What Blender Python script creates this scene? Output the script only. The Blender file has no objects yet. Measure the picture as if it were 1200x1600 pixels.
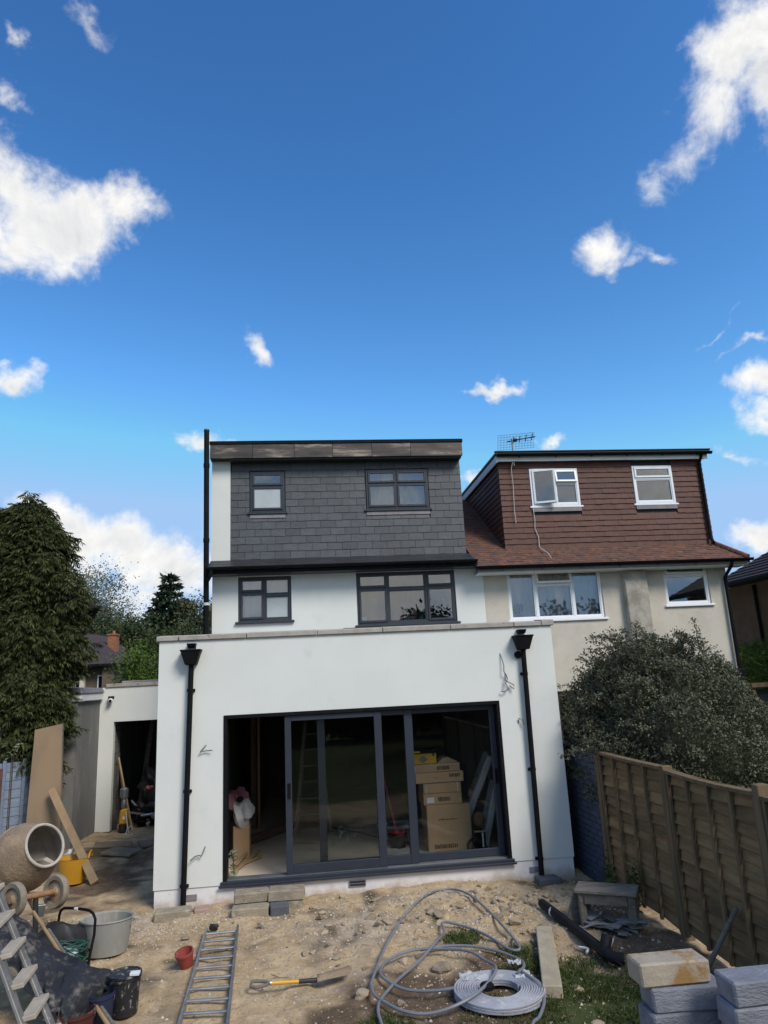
import bpy, bmesh, math, random
import numpy as np
from mathutils import Vector, Matrix, Euler
random.seed(7)
RNG = np.random.default_rng(11)
SC = bpy.context.scene
COL = SC.collection
PI = math.pi
R = math.radians

# ------------------------------------------------------------------ camera
cam = bpy.data.cameras.new('camera')
camo = bpy.data.objects.new('camera', cam)
COL.objects.link(camo)
SC.camera = camo
cam.sensor_width = 36.0
cam.lens = 24.525
cam.clip_start = 0.05
cam.clip_end = 3000
rt = Vector((0.99312, -0.10653, -0.04870)); dn = Vector((-0.02227, 0.23643, -0.97139)); fw = Vector((0.11499, 0.96579, 0.23243))
mw = Matrix(((rt.x, -dn.x, -fw.x, 0), (rt.y, -dn.y, -fw.y, 0), (rt.z, -dn.z, -fw.z, 2.70), (0, 0, 0, 1)))
camo.matrix_world = mw

# ------------------------------------------------------------------ light, sky, exposure
SUN_DIR = Vector((0.42, -0.60, 0.70)).normalized()      # towards the sun
SUN_EL = math.asin(SUN_DIR.z)
SUN_AZ = math.atan2(SUN_DIR.x, SUN_DIR.y)
sun = bpy.data.lights.new('sun', 'SUN')
sun.energy = 2.6
sun.angle = R(22)
sun.color = (1.0, 0.945, 0.86)
suno = bpy.data.objects.new('sun', sun)
COL.objects.link(suno)
suno.rotation_euler = SUN_DIR.to_track_quat('Z', 'Y').to_euler()
SC.view_settings.view_transform = 'Standard'
SC.view_settings.look = 'None'
SC.view_settings.exposure = 0.35
SC.view_settings.gamma = 1.0
SC.view_settings.use_curve_mapping = False

CLOUDS = [
(-0.2822, 0.7812, 0.5569, 2.173, -0.184, 0.221, 0.1289, 0.0664, 1.15),
(-0.3288, 0.744, 0.5816, 2.267, -0.434, 0.078, 0.0636, 0.0898, 1.1),
(-0.3815, 0.7414, 0.5521, 2.178, -0.253, 0.303, 0.0955, 0.0955, 1.1),
(-0.2157, 0.7824, 0.5842, 2.195, -0.009, 0.262, 0.0755, 0.0493, 0.9),
(0.4948, 0.5729, 0.6535, 2.468, 0.581, -0.11, 0.0769, 0.0874, 1.05),
(0.474, 0.6215, 0.6238, 2.255, -0.165, -0.784, 0.0807, 0.0624, 0.8),
(0.4531, 0.6729, 0.5847, 2.289, 0.477, -0.211, 0.0577, 0.0769, 0.62),
(0.5407, 0.5739, 0.615, 2.291, 0.369, -0.449, 0.0836, 0.0836, 1.1),
(0.3886, 0.7626, 0.5172, 2.117, -0.096, -0.529, 0.0513, 0.0397, 0.85),
(0.4431, 0.7412, 0.5042, 2.145, 0.382, -0.302, 0.0487, 0.0178, 0.6),
(0.2749, 0.8802, 0.3869, 1.969, 0.048, -0.283, 0.0642, 0.0196, 0.9),
(-0.0578, 0.8927, 0.4469, 2.109, 0.51, 0.348, 0.0387, 0.0246, 0.72),
(-0.1346, 0.9341, 0.3305, 1.911, 0.13, 0.189, 0.0619, 0.0336, 1.0),
(-0.0945, 0.9416, 0.3233, 1.904, 0.145, 0.15, 0.0447, 0.0179, 0.7),
(-0.2506, 0.9512, 0.1801, 1.753, 0.12, 0.28, 0.171, 0.0727, 1.25),
(-0.3137, 0.9276, 0.203, 1.775, -0.04, 0.318, 0.0915, 0.0582, 1.1),
(-0.1665, 0.9731, 0.1593, 1.741, 0.349, 0.228, 0.0966, 0.0615, 1.0),
(-0.2352, 0.9644, 0.1212, 1.693, 0.06, 0.247, 0.154, 0.0385, 0.75),
(0.573, 0.7489, 0.3328, 1.911, 0.072, -0.628, 0.0596, 0.0493, 1.1),
(0.5783, 0.762, 0.2914, 1.874, 0.216, -0.582, 0.0679, 0.0319, 0.8),
(0.541, 0.8015, 0.2546, 1.828, -0.023, -0.6, 0.0452, 0.0197, 0.75),
(0.3429, 0.8887, 0.3045, 1.883, 0.123, -0.329, 0.04, 0.016, 0.8),
(0.5754, 0.8055, 0.1415, 1.714, 0.133, -0.601, 0.0523, 0.0362, 1.1),
(-0.3589, 0.8466, 0.393, 1.975, 0.008, 0.404, 0.0414, 0.0334, 0.95),
(-0.3132, 0.6589, 0.6839, 2.333, -0.136, 0.315, 0.0223, 0.0313, 0.65),
(-0.32, 0.687, 0.6524, 2.29, 0.141, 0.558, 0.0321, 0.0229, 0.6),
(0.564, 0.7244, 0.3964, 1.982, -0.134, -0.72, 0.055, 0.0141, 0.75),
(0.5266, 0.7384, 0.4212, 2.021, -0.252, -0.739, 0.0416, 0.0128, 0.58),
(-0.2173, 0.6573, 0.7216, 2.378, 0.046, 0.367, 0.0535, 0.0243, 0.5),
(0.237, 0.9324, 0.273, 1.848, 0.083, -0.225, 0.0273, 0.0255, 0.9),
]
# the same broken cumulus goes on round the rest of the sky
crng = random.Random(5)
for k in range(20):
    az = R(60 + 240 * (k + crng.random()) / 20)
    el = R(crng.choice((9, 13, 18, 25, 34, 46, 60)) + crng.uniform(-3, 3))
    d = Vector((math.sin(az) * math.cos(el), math.cos(az) * math.cos(el), math.sin(el)))
    e = d.to_track_quat('Z', 'Y').to_euler()
    s = crng.uniform(.10, .24)
    CLOUDS.append((d.x, d.y, d.z, e.x, e.y, e.z, s * 1.5, s * .75, crng.uniform(.9, 1.2)))
# broad low cloud banks behind the photographer
for az_, el_, s_ in ((176, 9, .30), (150, 13, .26), (200, 17, .24), (165, 22, .20)):
    az, el = R(az_), R(el_)
    d = Vector((math.sin(az) * math.cos(el), math.cos(az) * math.cos(el), math.sin(el)))
    e = d.to_track_quat('Z', 'Y').to_euler()
    CLOUDS.append((d.x, d.y, d.z, e.x, e.y, e.z, s_ * 1.4, s_ * .6, 1.15))


class NT:
    """small node-tree writer"""
    def __init__(self, tree):
        self.t = tree
    def n(self, kind, **kw):
        nd = self.t.nodes.new(kind)
        for k, v in kw.items():
            setattr(nd, k, v)
        return nd
    def link(self, a, b):
        self.t.links.new(a, b)
    def set(self, sock, v):
        if hasattr(v, 'is_output') or isinstance(v, bpy.types.NodeSocket):
            self.link(v, sock)
        else:
            sock.default_value = v
    def math(self, op, a, b=None, c=None, clamp=False):
        nd = self.n('ShaderNodeMath', operation=op, use_clamp=clamp)
        self.set(nd.inputs[0], a)
        if b is not None: self.set(nd.inputs[1], b)
        if c is not None: self.set(nd.inputs[2], c)
        return nd.outputs[0]
    def noise(self, vec, scale, detail=5, rough=.55, dist=0.0):
        nd = self.n('ShaderNodeTexNoise')
        if vec is not None: self.link(vec, nd.inputs['Vector'])
        nd.inputs['Scale'].default_value = scale
        nd.inputs['Detail'].default_value = detail
        nd.inputs['Roughness'].default_value = rough
        nd.inputs['Distortion'].default_value = dist
        return nd.outputs['Fac']
    def ramp(self, fac, lo, hi, smooth=True):
        nd = self.n('ShaderNodeMapRange', interpolation_type='SMOOTHSTEP' if smooth else 'LINEAR')
        self.set(nd.inputs['Value'], fac)
        nd.inputs['From Min'].default_value = lo
        nd.inputs['From Max'].default_value = hi
        return nd.outputs['Result']
    def mix(self, fac, a, b, blend='MIX'):
        nd = self.n('ShaderNodeMix', data_type='RGBA', blend_type=blend)
        self.set(nd.inputs['Factor'], fac)
        for s, v in ((nd.inputs[6], a), (nd.inputs[7], b)):
            if isinstance(v, bpy.types.NodeSocket): self.link(v, s)
            else: s.default_value = (v[0], v[1], v[2], 1)
        return nd.outputs[2]
    def scale(self, vec, s):
        nd = self.n('ShaderNodeVectorMath', operation='SCALE')
        self.link(vec, nd.inputs[0]); self.set(nd.inputs['Scale'], s)
        return nd.outputs[0]
    def addv(self, a, b):
        nd = self.n('ShaderNodeVectorMath', operation='ADD')
        self.set(nd.inputs[0], a); self.set(nd.inputs[1], b)
        return nd.outputs[0]
    def mulv(self, a, b):
        nd = self.n('ShaderNodeVectorMath', operation='MULTIPLY')
        self.set(nd.inputs[0], a); self.set(nd.inputs[1], b)
        return nd.outputs[0]


W = bpy.data.worlds.new('World')
SC.world = W
W.use_nodes = True
W.node_tree.nodes.clear()
w = NT(W.node_tree)
sky = w.n('ShaderNodeTexSky', sky_type='NISHITA', sun_disc=False)
sky.sun_elevation = SUN_EL
sky.sun_rotation = SUN_AZ
sky.air_density = 1.25
sky.dust_density = 0.15
sky.ozone_density = 3.0
hsv = w.n('ShaderNodeHueSaturation')
hsv.inputs['Saturation'].default_value = 1.22
hsv.inputs['Hue'].default_value = .507
hsv.inputs['Value'].default_value = 1.22
w.link(sky.outputs[0], hsv.inputs['Color'])
gm = w.n('ShaderNodeGamma'); gm.inputs['Gamma'].default_value = 1.45
w.link(hsv.outputs[0], gm.inputs['Color'])
deep = w.mulv(gm.outputs[0], (.84, .80, .60))
mn = w.n('ShaderNodeVectorMath', operation='MINIMUM'); w.link(deep, mn.inputs[0]); mn.inputs[1].default_value = (2.7, 4.35, 6.9)
deep = mn.outputs[0]
tc = w.n('ShaderNodeTexCoord')
D = tc.outputs['Generated']
wn = w.n('ShaderNodeTexNoise'); w.link(D, wn.inputs['Vector'])
wn.inputs['Scale'].default_value = 11.0; wn.inputs['Detail'].default_value = 5; wn.inputs['Roughness'].default_value = .55
warp = w.n('ShaderNodeVectorMath', operation='SUBTRACT'); w.link(wn.outputs['Color'], warp.inputs[0]); warp.inputs[1].default_value = (.5, .5, .5)
DW_ = w.addv(D, w.scale(warp.outputs[0], .13))
best = None
for c in CLOUDS:
    mp = w.n('ShaderNodeMapping', vector_type='TEXTURE')
    w.link(DW_, mp.inputs[0])
    mp.inputs['Location'].default_value = c[0:3]
    mp.inputs['Rotation'].default_value = c[3:6]
    mp.inputs['Scale'].default_value = (c[6], c[7], .5)
    g = w.n('ShaderNodeTexGradient', gradient_type='SPHERICAL')
    w.link(mp.outputs[0], g.inputs[0])
    v = w.math('MULTIPLY', g.outputs['Fac'], c[8])
    best = v if best is None else w.math('SMOOTH_MAX', best, v, .015)
n1 = w.noise(D, 9.0, 9, .60, .6)
n2 = w.noise(D, 34.0, 8, .62, .9)
off = w.addv(D, tuple(SUN_DIR * .018))
n1b = w.noise(off, 9.0, 9, .60, .6)
n3 = w.noise(D, 110.0, 4, .6, .3)
nz = w.math('ADD', w.math('MULTIPLY', w.math('SUBTRACT', n1, .5), 1.9), w.math('MULTIPLY', w.math('SUBTRACT', n2, .5), .70))
nz = w.math('ADD', nz, w.math('MULTIPLY', w.math('SUBTRACT', n3, .5), .22))
dens = w.math('SUBTRACT', w.math('ADD', w.math('MULTIPLY', best, 1.35), nz), .36)
alpha = w.math('MULTIPLY', w.ramp(dens, -.12, .80), w.ramp(best, 0.02, .25))
relief = w.math('MULTIPLY', w.math('SUBTRACT', n1, n1b), 1.7)
thick = w.ramp(dens, .25, 1.15)
shade = w.math('SUBTRACT', w.math('ADD', .97, relief), w.math('MULTIPLY', thick, .27), clamp=True)
ccol = w.mix(shade, (2.9, 3.3, 4.0), (7.6, 7.5, 7.3))
skyc = w.mix(alpha, deep, ccol)
bg = w.n('ShaderNodeBackground')
w.link(skyc, bg.inputs['Color'])
bg.inputs['Strength'].default_value = 0.105
wo = w.n('ShaderNodeOutputWorld')
w.link(bg.outputs[0], wo.inputs['Surface'])
W.cycles.sampling_method = 'MANUAL'
W.cycles.sample_map_resolution = 512

# ------------------------------------------------------------------ materials
def M(name, c1, c2=None, scale=4, rough=.7, bump=0., bscale=60, rnd=0., metal=0., spec=.5,
      stretch=(1, 1, 1), spots=None, spot_scale=9, spot_lo=.6, spot_hi=.66, tint=None, sheen=0, bdist=.01, detail=5, trans=0.0, rrough=0.0):
    m = bpy.data.materials.new(name)
    m.use_nodes = True
    m.node_tree.nodes.clear()
    t = NT(m.node_tree)
    out = t.n('ShaderNodeOutputMaterial')
    b = t.n('ShaderNodeBsdfPrincipled')
    oc = t.n('ShaderNodeTexCoord').outputs['Object']
    rn = t.n('ShaderNodeObjectInfo').outputs['Random']
    vec = t.addv(oc, t.scale(t.addv((1., .7, .4), (0, 0, 0)), t.math('MULTIPLY', rn, 17.0)))
    vec = t.mulv(vec, stretch)
    col = None
    if c2 is None:
        c2 = tuple(x * .85 for x in c1)
    f = t.ramp(t.noise(vec, scale, detail, .6), .32, .68)
    col = t.mix(f, c1, c2)
    if spots:
        s = t.ramp(t.noise(vec, spot_scale, 6, .65), spot_lo, spot_hi)
        col = t.mix(s, col, spots)
    if tint:
        at = t.n('ShaderNodeAttribute', attribute_name='tint')
        col = t.mix(at.outputs['Fac'], col, tint)
    if rnd:
        k = t.math('MULTIPLY_ADD', rn, rnd, 1 - rnd / 2)
        col = t.mulv(col, t.n('ShaderNodeCombineXYZ').outputs[0]) if False else t.scale(col, k)
    t.link(col, b.inputs['Base Color'])
    if rrough:
        t.link(t.math('MULTIPLY_ADD', f, rrough, rough), b.inputs['Roughness'])
    else:
        b.inputs['Roughness'].default_value = rough
    b.inputs['Metallic'].default_value = metal
    b.inputs['Specular IOR Level'].default_value = spec
    if bump:
        bn = t.n('ShaderNodeBump')
        bn.inputs['Strength'].default_value = bump
        bn.inputs['Distance'].default_value = bdist
        t.link(t.noise(vec, bscale, 4, .6), bn.inputs['Height'])
        t.link(bn.outputs[0], b.inputs['Normal'])
    sh = b.outputs[0]
    if trans:
        tr = t.n('ShaderNodeBsdfTranslucent')
        t.link(col, tr.inputs[0])
        mx = t.n('ShaderNodeMixShader'); mx.inputs[0].default_value = trans
        t.link(sh, mx.inputs[1]); t.link(tr.outputs[0], mx.inputs[2]); sh = mx.outputs[0]
    t.link(sh, out.inputs[0])
    return m


def glass_mat(name, tintc, boost=1.0, rough=0.0):
    m = bpy.data.materials.new(name)
    m.use_nodes = True
    m.node_tree.nodes.clear()
    t = NT(m.node_tree)
    out = t.n('ShaderNodeOutputMaterial')
    tr = t.n('ShaderNodeBsdfTransparent'); tr.inputs[0].default_value = (*tintc, 1)
    gl = t.n('ShaderNodeBsdfGlossy'); gl.inputs['Roughness'].default_value = rough
    fr = t.n('ShaderNodeFresnel'); fr.inputs['IOR'].default_value = 1.52
    mx = t.n('ShaderNodeMixShader')
    oc = t.n('ShaderNodeTexCoord').outputs['Object']
    bn = t.n('ShaderNodeBump'); bn.inputs['Strength'].default_value = .04; bn.inputs['Distance'].default_value = .01
    t.link(t.noise(oc, 2.2, 2, .5), bn.inputs['Height'])
    t.link(bn.outputs[0], gl.inputs['Normal'])
    t.link(t.math('MULTIPLY', fr.outputs[0], boost, clamp=True), mx.inputs[0])
    t.link(tr.outputs[0], mx.inputs[1]); t.link(gl.outputs[0], mx.inputs[2])
    t.link(mx.outputs[0], out.inputs[0])
    return m


MINT = M('mint_render', (.680, .680, .635), (.640, .643, .600), scale=.9, rough=.9, bump=.35, bscale=220, bdist=.004, spec=.2,
         spots=(.57, .59, .55), spot_scale=2.2, spot_lo=.55, spot_hi=.8)
PLINTH = M('plinth_paint', (.72, .695, .685), (.67, .64, .63), scale=3, rough=.85, bump=.3, bscale=120, bdist=.004, spec=.2,
           spots=(.42, .36, .28), spot_scale=7, spot_lo=.68, spot_hi=.85)
def mud_splash(m, z0, z1, mud):
    t = NT(m.node_tree)
    b = next(n for n in m.node_tree.nodes if n.type == 'BSDF_PRINCIPLED')
    src = b.inputs['Base Color'].links[0].from_socket
    oc = t.n('ShaderNodeTexCoord').outputs['Object']
    sp = t.n('ShaderNodeSeparateXYZ'); t.link(oc, sp.inputs[0])
    h = t.math('ADD', sp.outputs[2], t.math('MULTIPLY', t.math('SUBTRACT', t.noise(oc, 5, 6, .7), .5), -.30))
    t.link(t.mix(t.math('MULTIPLY', t.ramp(h, z1, z0), .75), src, mud), b.inputs['Base Color'])
mud_splash(PLINTH, -.04, .13, (.33, .25, .165))
WHITEP = M('white_paint', (.72, .73, .72), (.66, .67, .66), scale=2, rough=.7, bump=.1)
UPVC = M('white_upvc', (.78, .79, .80), (.74, .75, .76), scale=3, rough=.35)
ANTH = M('anthracite_frame', (.032, .036, .046), (.028, .032, .041), scale=4, rough=.42)
NAVYF = M('door_frame_paint', (.026, .032, .046), (.022, .027, .040), scale=4, rough=.42)
BLACKP = M('black_plastic', (.008, .008, .009), (.012, .012, .013), scale=5, rough=.5, spec=.06)
BLACKM = M('black_dull', (.014, .014, .015), (.022, .021, .021), scale=6, rough=.6, spots=(.09, .08, .065), spot_scale=14, spot_lo=.62, spot_hi=.72)
SLATE = M('slate', (.072, .076, .082), (.054, .057, .062), scale=9, rough=.55, rnd=.32, bump=.25, bscale=35, stretch=(1, 1, 2.5))
SLATEB = M('broken_slate_grey', (.19, .19, .185), (.13, .13, .128), scale=6, rough=.8, rnd=.5, bump=.3)
APRON = M('black_slate_apron', (.016, .017, .019), (.024, .025, .028), scale=9, rough=.45, rnd=.5, bump=.2)
LEAD = M('lead_flashing', (.22, .195, .195), (.16, .145, .15), scale=8, rough=.55, rnd=.3)
BRONZE = M('bronze_fascia', (.055, .044, .038), (.095, .076, .064), scale=3.2, rough=.34, metal=.35, rnd=.3, stretch=(.35, 1, 2.2), rrough=.25, bump=.08, bscale=9, spots=(.36, .28, .22), spot_scale=3.2, spot_lo=.54, spot_hi=.72)
COPING = M('coping_stone', (.40, .36, .31), (.32, .285, .245), scale=7, rough=.9, rnd=.14, bump=.5, bscale=70, spots=(.22, .20, .17), spot_scale=11)
PEBBLE = M('pebbledash', (.68, .615, .515), (.60, .54, .45), scale=2.0, rough=.95, bump=1.0, bscale=95, bdist=.02, spots=(.30, .26, .215), spot_scale=60, spot_lo=.58, spot_hi=.75, spec=.2)
PILLARM = M('stained_pebbledash', (.54, .485, .41), (.30, .27, .225), scale=3.2, rough=.95, bump=1.0, bscale=95, bdist=.02, spots=(.19, .175, .15), spot_scale=50, spot_lo=.58, spot_hi=.75, spec=.2)
BROWND = M('brown_pebbledash', (.15, .115, .085), (.12, .092, .07), scale=4, rough=.95, bump=.8, bscale=80, bdist=.015, spec=.2)
TILER = M('brown_wall_tile', (.105, .040, .025), (.080, .031, .020), scale=6, rough=.7, rnd=.22, bump=.2, bscale=40, tint=(.115, .045, .033))
ROOFT = M('red_roof_tile', (.21, .082, .045), (.090, .043, .030), scale=9, rough=.85, bump=.4, bscale=45, tint=(.085, .055, .045), spots=(.20, .19, .16), spot_scale=6, spot_lo=.66, spot_hi=.74)
ROOFD = M('dark_roof_tile', (.055, .036, .034), (.040, .028, .027), scale=4, rough=.85, bump=.4, bscale=30, tint=(.085, .06, .055))
GREYR = M('grey_render', (.185, .180, .165), (.135, .132, .122), scale=1.6, rough=.95, bump=.3, bscale=60, spots=(.22, .215, .195), spot_scale=2.5, stretch=(1, 1, .45), spot_lo=.5, spot_hi=.75)
BLOCKM = M('grey_blockwork', (.17, .155, .14), (.13, .118, .105), scale=6, rough=.95, rnd=.3, bump=.6, bscale=60)
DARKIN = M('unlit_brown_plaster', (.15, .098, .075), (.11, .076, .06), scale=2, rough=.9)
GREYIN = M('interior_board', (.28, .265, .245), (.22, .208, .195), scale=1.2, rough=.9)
SCREED = M('floor_screed', (.60, .51, .41), (.52, .44, .355), scale=1.6, rough=.55, spots=(.46, .42, .36), spot_scale=3, spot_lo=.55, spot_hi=.75)
GLASS = glass_mat('window_glass', (.955, .965, .96), 3.4)
DGLASS = glass_mat('door_glass', (.955, .97, .965), .75)
OBSC = M('obscured_glass', (.42, .45, .455), (.37, .40, .405), scale=3, rough=.18, spec=.8)
CURTAIN = M('net_curtain', (.82, .81, .78), (.74, .73, .70), scale=5, rough=.9, trans=.3)
ALU = M('aluminium', (.42, .42, .42), (.30, .30, .30), scale=7, rough=.45, metal=.85, spots=(.30, .27, .23), spot_scale=12, spot_lo=.55, spot_hi=.7, bump=.05)
ALUD = M('dirty_aluminium', (.26, .25, .235), (.18, .17, .155), scale=6, rough=.6, metal=.45, spots=(.42, .40, .36), spot_scale=30, spot_lo=.6, spot_hi=.68, bump=.1)
TREADM = M('dusty_tread', (.42, .36, .28), (.33, .28, .22), scale=9, rough=.8, bump=.2)
STEEL = M('bright_track', (.62, .62, .60), (.5, .5, .48), scale=5, rough=.3, metal=.9)
SPLASH = M('mortar_splashed_plastic', (.012, .012, .013), (.02, .02, .021), scale=6, rough=.55, spots=(.20, .19, .165), spot_scale=24, spot_lo=.56, spot_hi=.63, stretch=(1, 1, .6))
GALV = M('galvanised', (.30, .295, .27), (.23, .225, .205), scale=5, rough=.65, metal=.2, spots=(.40, .37, .30), spot_scale=5, spot_lo=.5, spot_hi=.68, stretch=(1, 1, .3), bump=.2)
MIXERM = M('mortar_crusted_steel', (.335, .235, .145), (.22, .155, .10), scale=5, rough=.92, bump=.8, bscale=30, bdist=.015, spots=(.13, .095, .07), spot_scale=7, spot_lo=.60, spot_hi=.68)
MORTIN = M('mortar_lining', (.44, .39, .335), (.33, .29, .25), scale=5, rough=.95, bump=.6, bscale=20)
RIMM = M('mortar_rim', (.48, .42, .35), (.36, .31, .255), scale=9, rough=.9, bump=.5)
RUSTT = M('rusty_axle', (.33, .18, .085), (.22, .115, .06), scale=9, rough=.85, bump=.3)
TYREM = M('dusty_rubber', (.26, .215, .16), (.17, .14, .105), scale=8, rough=.95, bump=.3)
YELLOW = M('yellow_rubber', (.62, .30, .018), (.52, .25, .018), scale=3, rough=.5, spots=(.50, .34, .14), spot_scale=7, spot_lo=.6, spot_hi=.75)
YBOX = M('yellow_plastic', (.66, .36, .02), (.58, .31, .02), scale=3, rough=.4)
TARPM = M('black_membrane', (.026, .026, .029), (.015, .015, .017), scale=3, rough=.62, bump=.35, bscale=30, bdist=.01, spots=(.20, .175, .145), spot_scale=11, spot_lo=.48, spot_hi=.78, spec=.3, stretch=(1, .6, 1))
WOODB = M('pale_timber', (.34, .225, .115), (.27, .175, .09), scale=5, rough=.8, stretch=(1, 1, .12), bump=.2, bscale=25)
PLYM = M('plywood', (.26, .18, .105), (.215, .148, .088), scale=3, rough=.8, stretch=(1, 1, .3), bump=.1)
FENCEM = M('fence_timber', (.25, .155, .075), (.15, .094, .047), scale=5, rough=.9, rnd=.55, stretch=(3, .35, 3), bump=.6, bscale=16, spots=(.115, .105, .05), spot_scale=2.6, spot_lo=.58, spot_hi=.75, spec=.2)
POSTM = M('fence_post_timber', (.19, .130, .072), (.125, .086, .048), scale=5, rough=.9, rnd=.25, stretch=(3, 3, .3), bump=.4, bscale=20, spec=.2)
NAVYB = M('navy_painted_brick', (.038, .050, .078), (.030, .040, .064), scale=7, rough=.6, rnd=.3, bump=.5, bscale=40, spots=(.35, .34, .33), spot_scale=13, spot_lo=.72, spot_hi=.76)
BLUEW = M('blue_grey_boards', (.20, .245, .32), (.155, .19, .25), scale=5, rough=.8, rnd=.2, stretch=(.4, .4, 3), bump=.3)
REDWOOD = M('red_brown_wood', (.12, .048, .034), (.085, .035, .026), scale=6, rough=.8, rnd=.2, bump=.2)
OLDWOOD = M('weathered_wood', (.175, .150, .122), (.115, .098, .080), scale=6, rough=.95, rnd=.25, stretch=(.35, 3, 3), bump=.6, bscale=20, spots=(.30, .28, .25), spot_scale=16, spot_lo=.62, spot_hi=.72)
CONCB = M('concrete_block', (.32, .265, .185), (.22, .185, .135), scale=9, rough=.95, rnd=.25, bump=.9, bscale=55, bdist=.014, spots=(.38, .34, .28), spot_scale=13)
CONCG = M('blue_grey_concrete', (.215, .225, .258), (.155, .160, .188), scale=9, rough=.95, rnd=.22, bump=.9, bscale=55, bdist=.014, spots=(.31, .255, .19), spot_scale=5, spot_lo=.62, spot_hi=.72, stretch=(.6, 1, 1.6))
CONCD = M('dark_concrete', (.10, .105, .115), (.075, .078, .086), scale=8, rough=.95, bump=.6, bscale=40)
CONCT = M('tan_concrete', (.37, .315, .235), (.30, .25, .19), scale=6, rough=.95, bump=.6, bscale=40, spots=(.27, .155, .055), spot_scale=3.2, spot_lo=.50, spot_hi=.62)
CONCP = M('concrete_post', (.40, .335, .235), (.32, .265, .185), scale=6, rough=.95, bump=.6, bscale=40, spots=(.23, .19, .14), spot_scale=14, spot_lo=.62, spot_hi=.72)
PINKBR = M('pink_brick', (.36, .235, .185), (.30, .20, .16), scale=8, rough=.95, bump=.5)
HOSEM = M('grey_conduit', (.19, .195, .215), (.155, .16, .178), scale=5, rough=.45, spots=(.33, .31, .29), spot_scale=18, spot_lo=.6, spot_hi=.75)
COILM = M('pale_conduit', (.34, .34, .37), (.28, .28, .305), scale=9, rough=.5, spots=(.42, .41, .40), spot_scale=10)
PVCB = M('black_pvc', (.010, .011, .013), (.016, .016, .018), scale=6, rough=.55, spec=.12, spots=(.10, .09, .075), spot_scale=9, spot_lo=.64, spot_hi=.74)
PINKC = M('pink_sheet', (.62, .20, .18), (.52, .16, .15), scale=4, rough=.7, trans=.15)
GREENC = M('green_cord', (.018, .095, .062), (.014, .07, .048), scale=9, rough=.6)
REDP = M('red_pot', (.30, .055, .04), (.22, .045, .035), scale=6, rough=.6, spots=(.36, .27, .2), spot_scale=8)
MAROON = M('maroon_plastic', (.10, .022, .020), (.07, .018, .016), scale=5, rough=.5, spots=(.2, .16, .13), spot_scale=9)
BLUEB = M('navy_plastic', (.018, .025, .06), (.014, .02, .045), scale=5, rough=.5)
CARD = M('cardboard', (.47, .31, .18), (.41, .27, .155), scale=3, rough=.85, rnd=.12)
PRINT = M('printed_ink', (.10, .065, .04), (.085, .055, .035), scale=4, rough=.9)
WHITEL = M('white_label', (.75, .75, .74), None, scale=4, rough=.7)
BLUEI = M('blue_print', (.02, .035, .22), None, scale=4, rough=.5)
PACKM = M('white_film', (.50, .51, .53), (.42, .43, .45), scale=3, rough=.35, bump=.3, bscale=9)
POLY = M('clear_polythene', (.48, .49, .49), (.38, .39, .39), scale=4, rough=.3, bump=.4, bscale=10)
REDT = M('red_plastic', (.34, .025, .04), None, scale=5, rough=.45)
BAGW = M('white_bag', (.60, .60, .60), (.45, .44, .44), scale=6, rough=.5, bump=.5, bscale=14)
PINKB = M('pink_bag', (.34, .13, .16), (.25, .09, .11), scale=6, rough=.6, bump=.4, bscale=14)
TUBEM = M('brown_roll', (.15, .085, .055), (.11, .065, .042), scale=5, rough=.8)
WIREM = M('grey_wire', (.14, .14, .14), None, scale=9, rough=.6)
CABLEW = M('white_cable', (.60, .58, .54), None, scale=9, rough=.6)
STONEM = M('rubble', (.36, .285, .195), (.27, .21, .145), scale=8, rough=.95, rnd=.6, bump=.5, bscale=40, spots=(.42, .35, .29), spot_scale=9)
GRAVELM = M('grit', (.33, .26, .18), (.24, .185, .125), scale=14, rough=.95, tint=(.56, .49, .41))
SLABS = M('paving', (.24, .185, .125), (.185, .142, .098), scale=5, rough=.95, bump=.4, rnd=.2)
BARK = M('bark', (.085, .065, .048), (.055, .043, .032), scale=9, rough=.95, stretch=(1, 1, .3), bump=.6)
CONIF = M('conifer_foliage', (.030, .040, .013), (.040, .049, .016), scale=2.2, rough=.75, tint=(.095, .105, .032), trans=.12, spec=.25)
SHRUBM = M('shrub_leaf', (.056, .060, .030), (.074, .077, .042), scale=3, rough=.5, tint=(.18, .18, .12), trans=.12, spec=.2)
LEAFD = M('dark_leaf', (.024, .036, .012), (.033, .047, .017), scale=.6, rough=.7, tint=(.07, .088, .032), trans=.15, spec=.25)
LEAFG = M('bright_leaf', (.045, .085, .014), (.065, .11, .02), scale=.8, rough=.7, tint=(.12, .18, .035), trans=.2, spec=.25)
LEAFS = M('spring_leaf', (.085, .095, .055), (.11, .12, .075), scale=.8, rough=.7, tint=(.20, .21, .15), trans=.2, spec=.25)
LEAFO = M('olive_leaf', (.05, .06, .024), (.065, .072, .03), scale=.8, rough=.7, tint=(.12, .13, .06), trans=.2, spec=.25)
LEAFBL = M('blueish_conifer_leaf', (.016, .032, .017), (.024, .042, .022), scale=.8, rough=.75, tint=(.05, .07, .035), trans=.1, spec=.25)
PALEL = M('pale_leaf', (.17, .20, .12), (.22, .25, .16), scale=3, rough=.7, trans=.2)
GRASSM = M('grass_blade', (.034, .062, .012), (.048, .080, .017), scale=2, rough=.7, tint=(.11, .12, .04), trans=.2, spec=.25)
CHIMB = M('orange_brick', (.28, .10, .05), (.20, .078, .042), scale=7, rough=.9, rnd=.3, bump=.4)
FLOWM = M('dried_flower', (.33, .10, .085), (.22, .12, .07), scale=30, rough=.9)
TERRA = M('terracotta', (.30, .12, .07), None, scale=4, rough=.85)
BLUEG = M('blue_item', (.05, .16, .26), None, scale=4, rough=.6)
PINKI = M('pink_item', (.5, .14, .2), None, scale=4, rough=.6)
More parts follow.
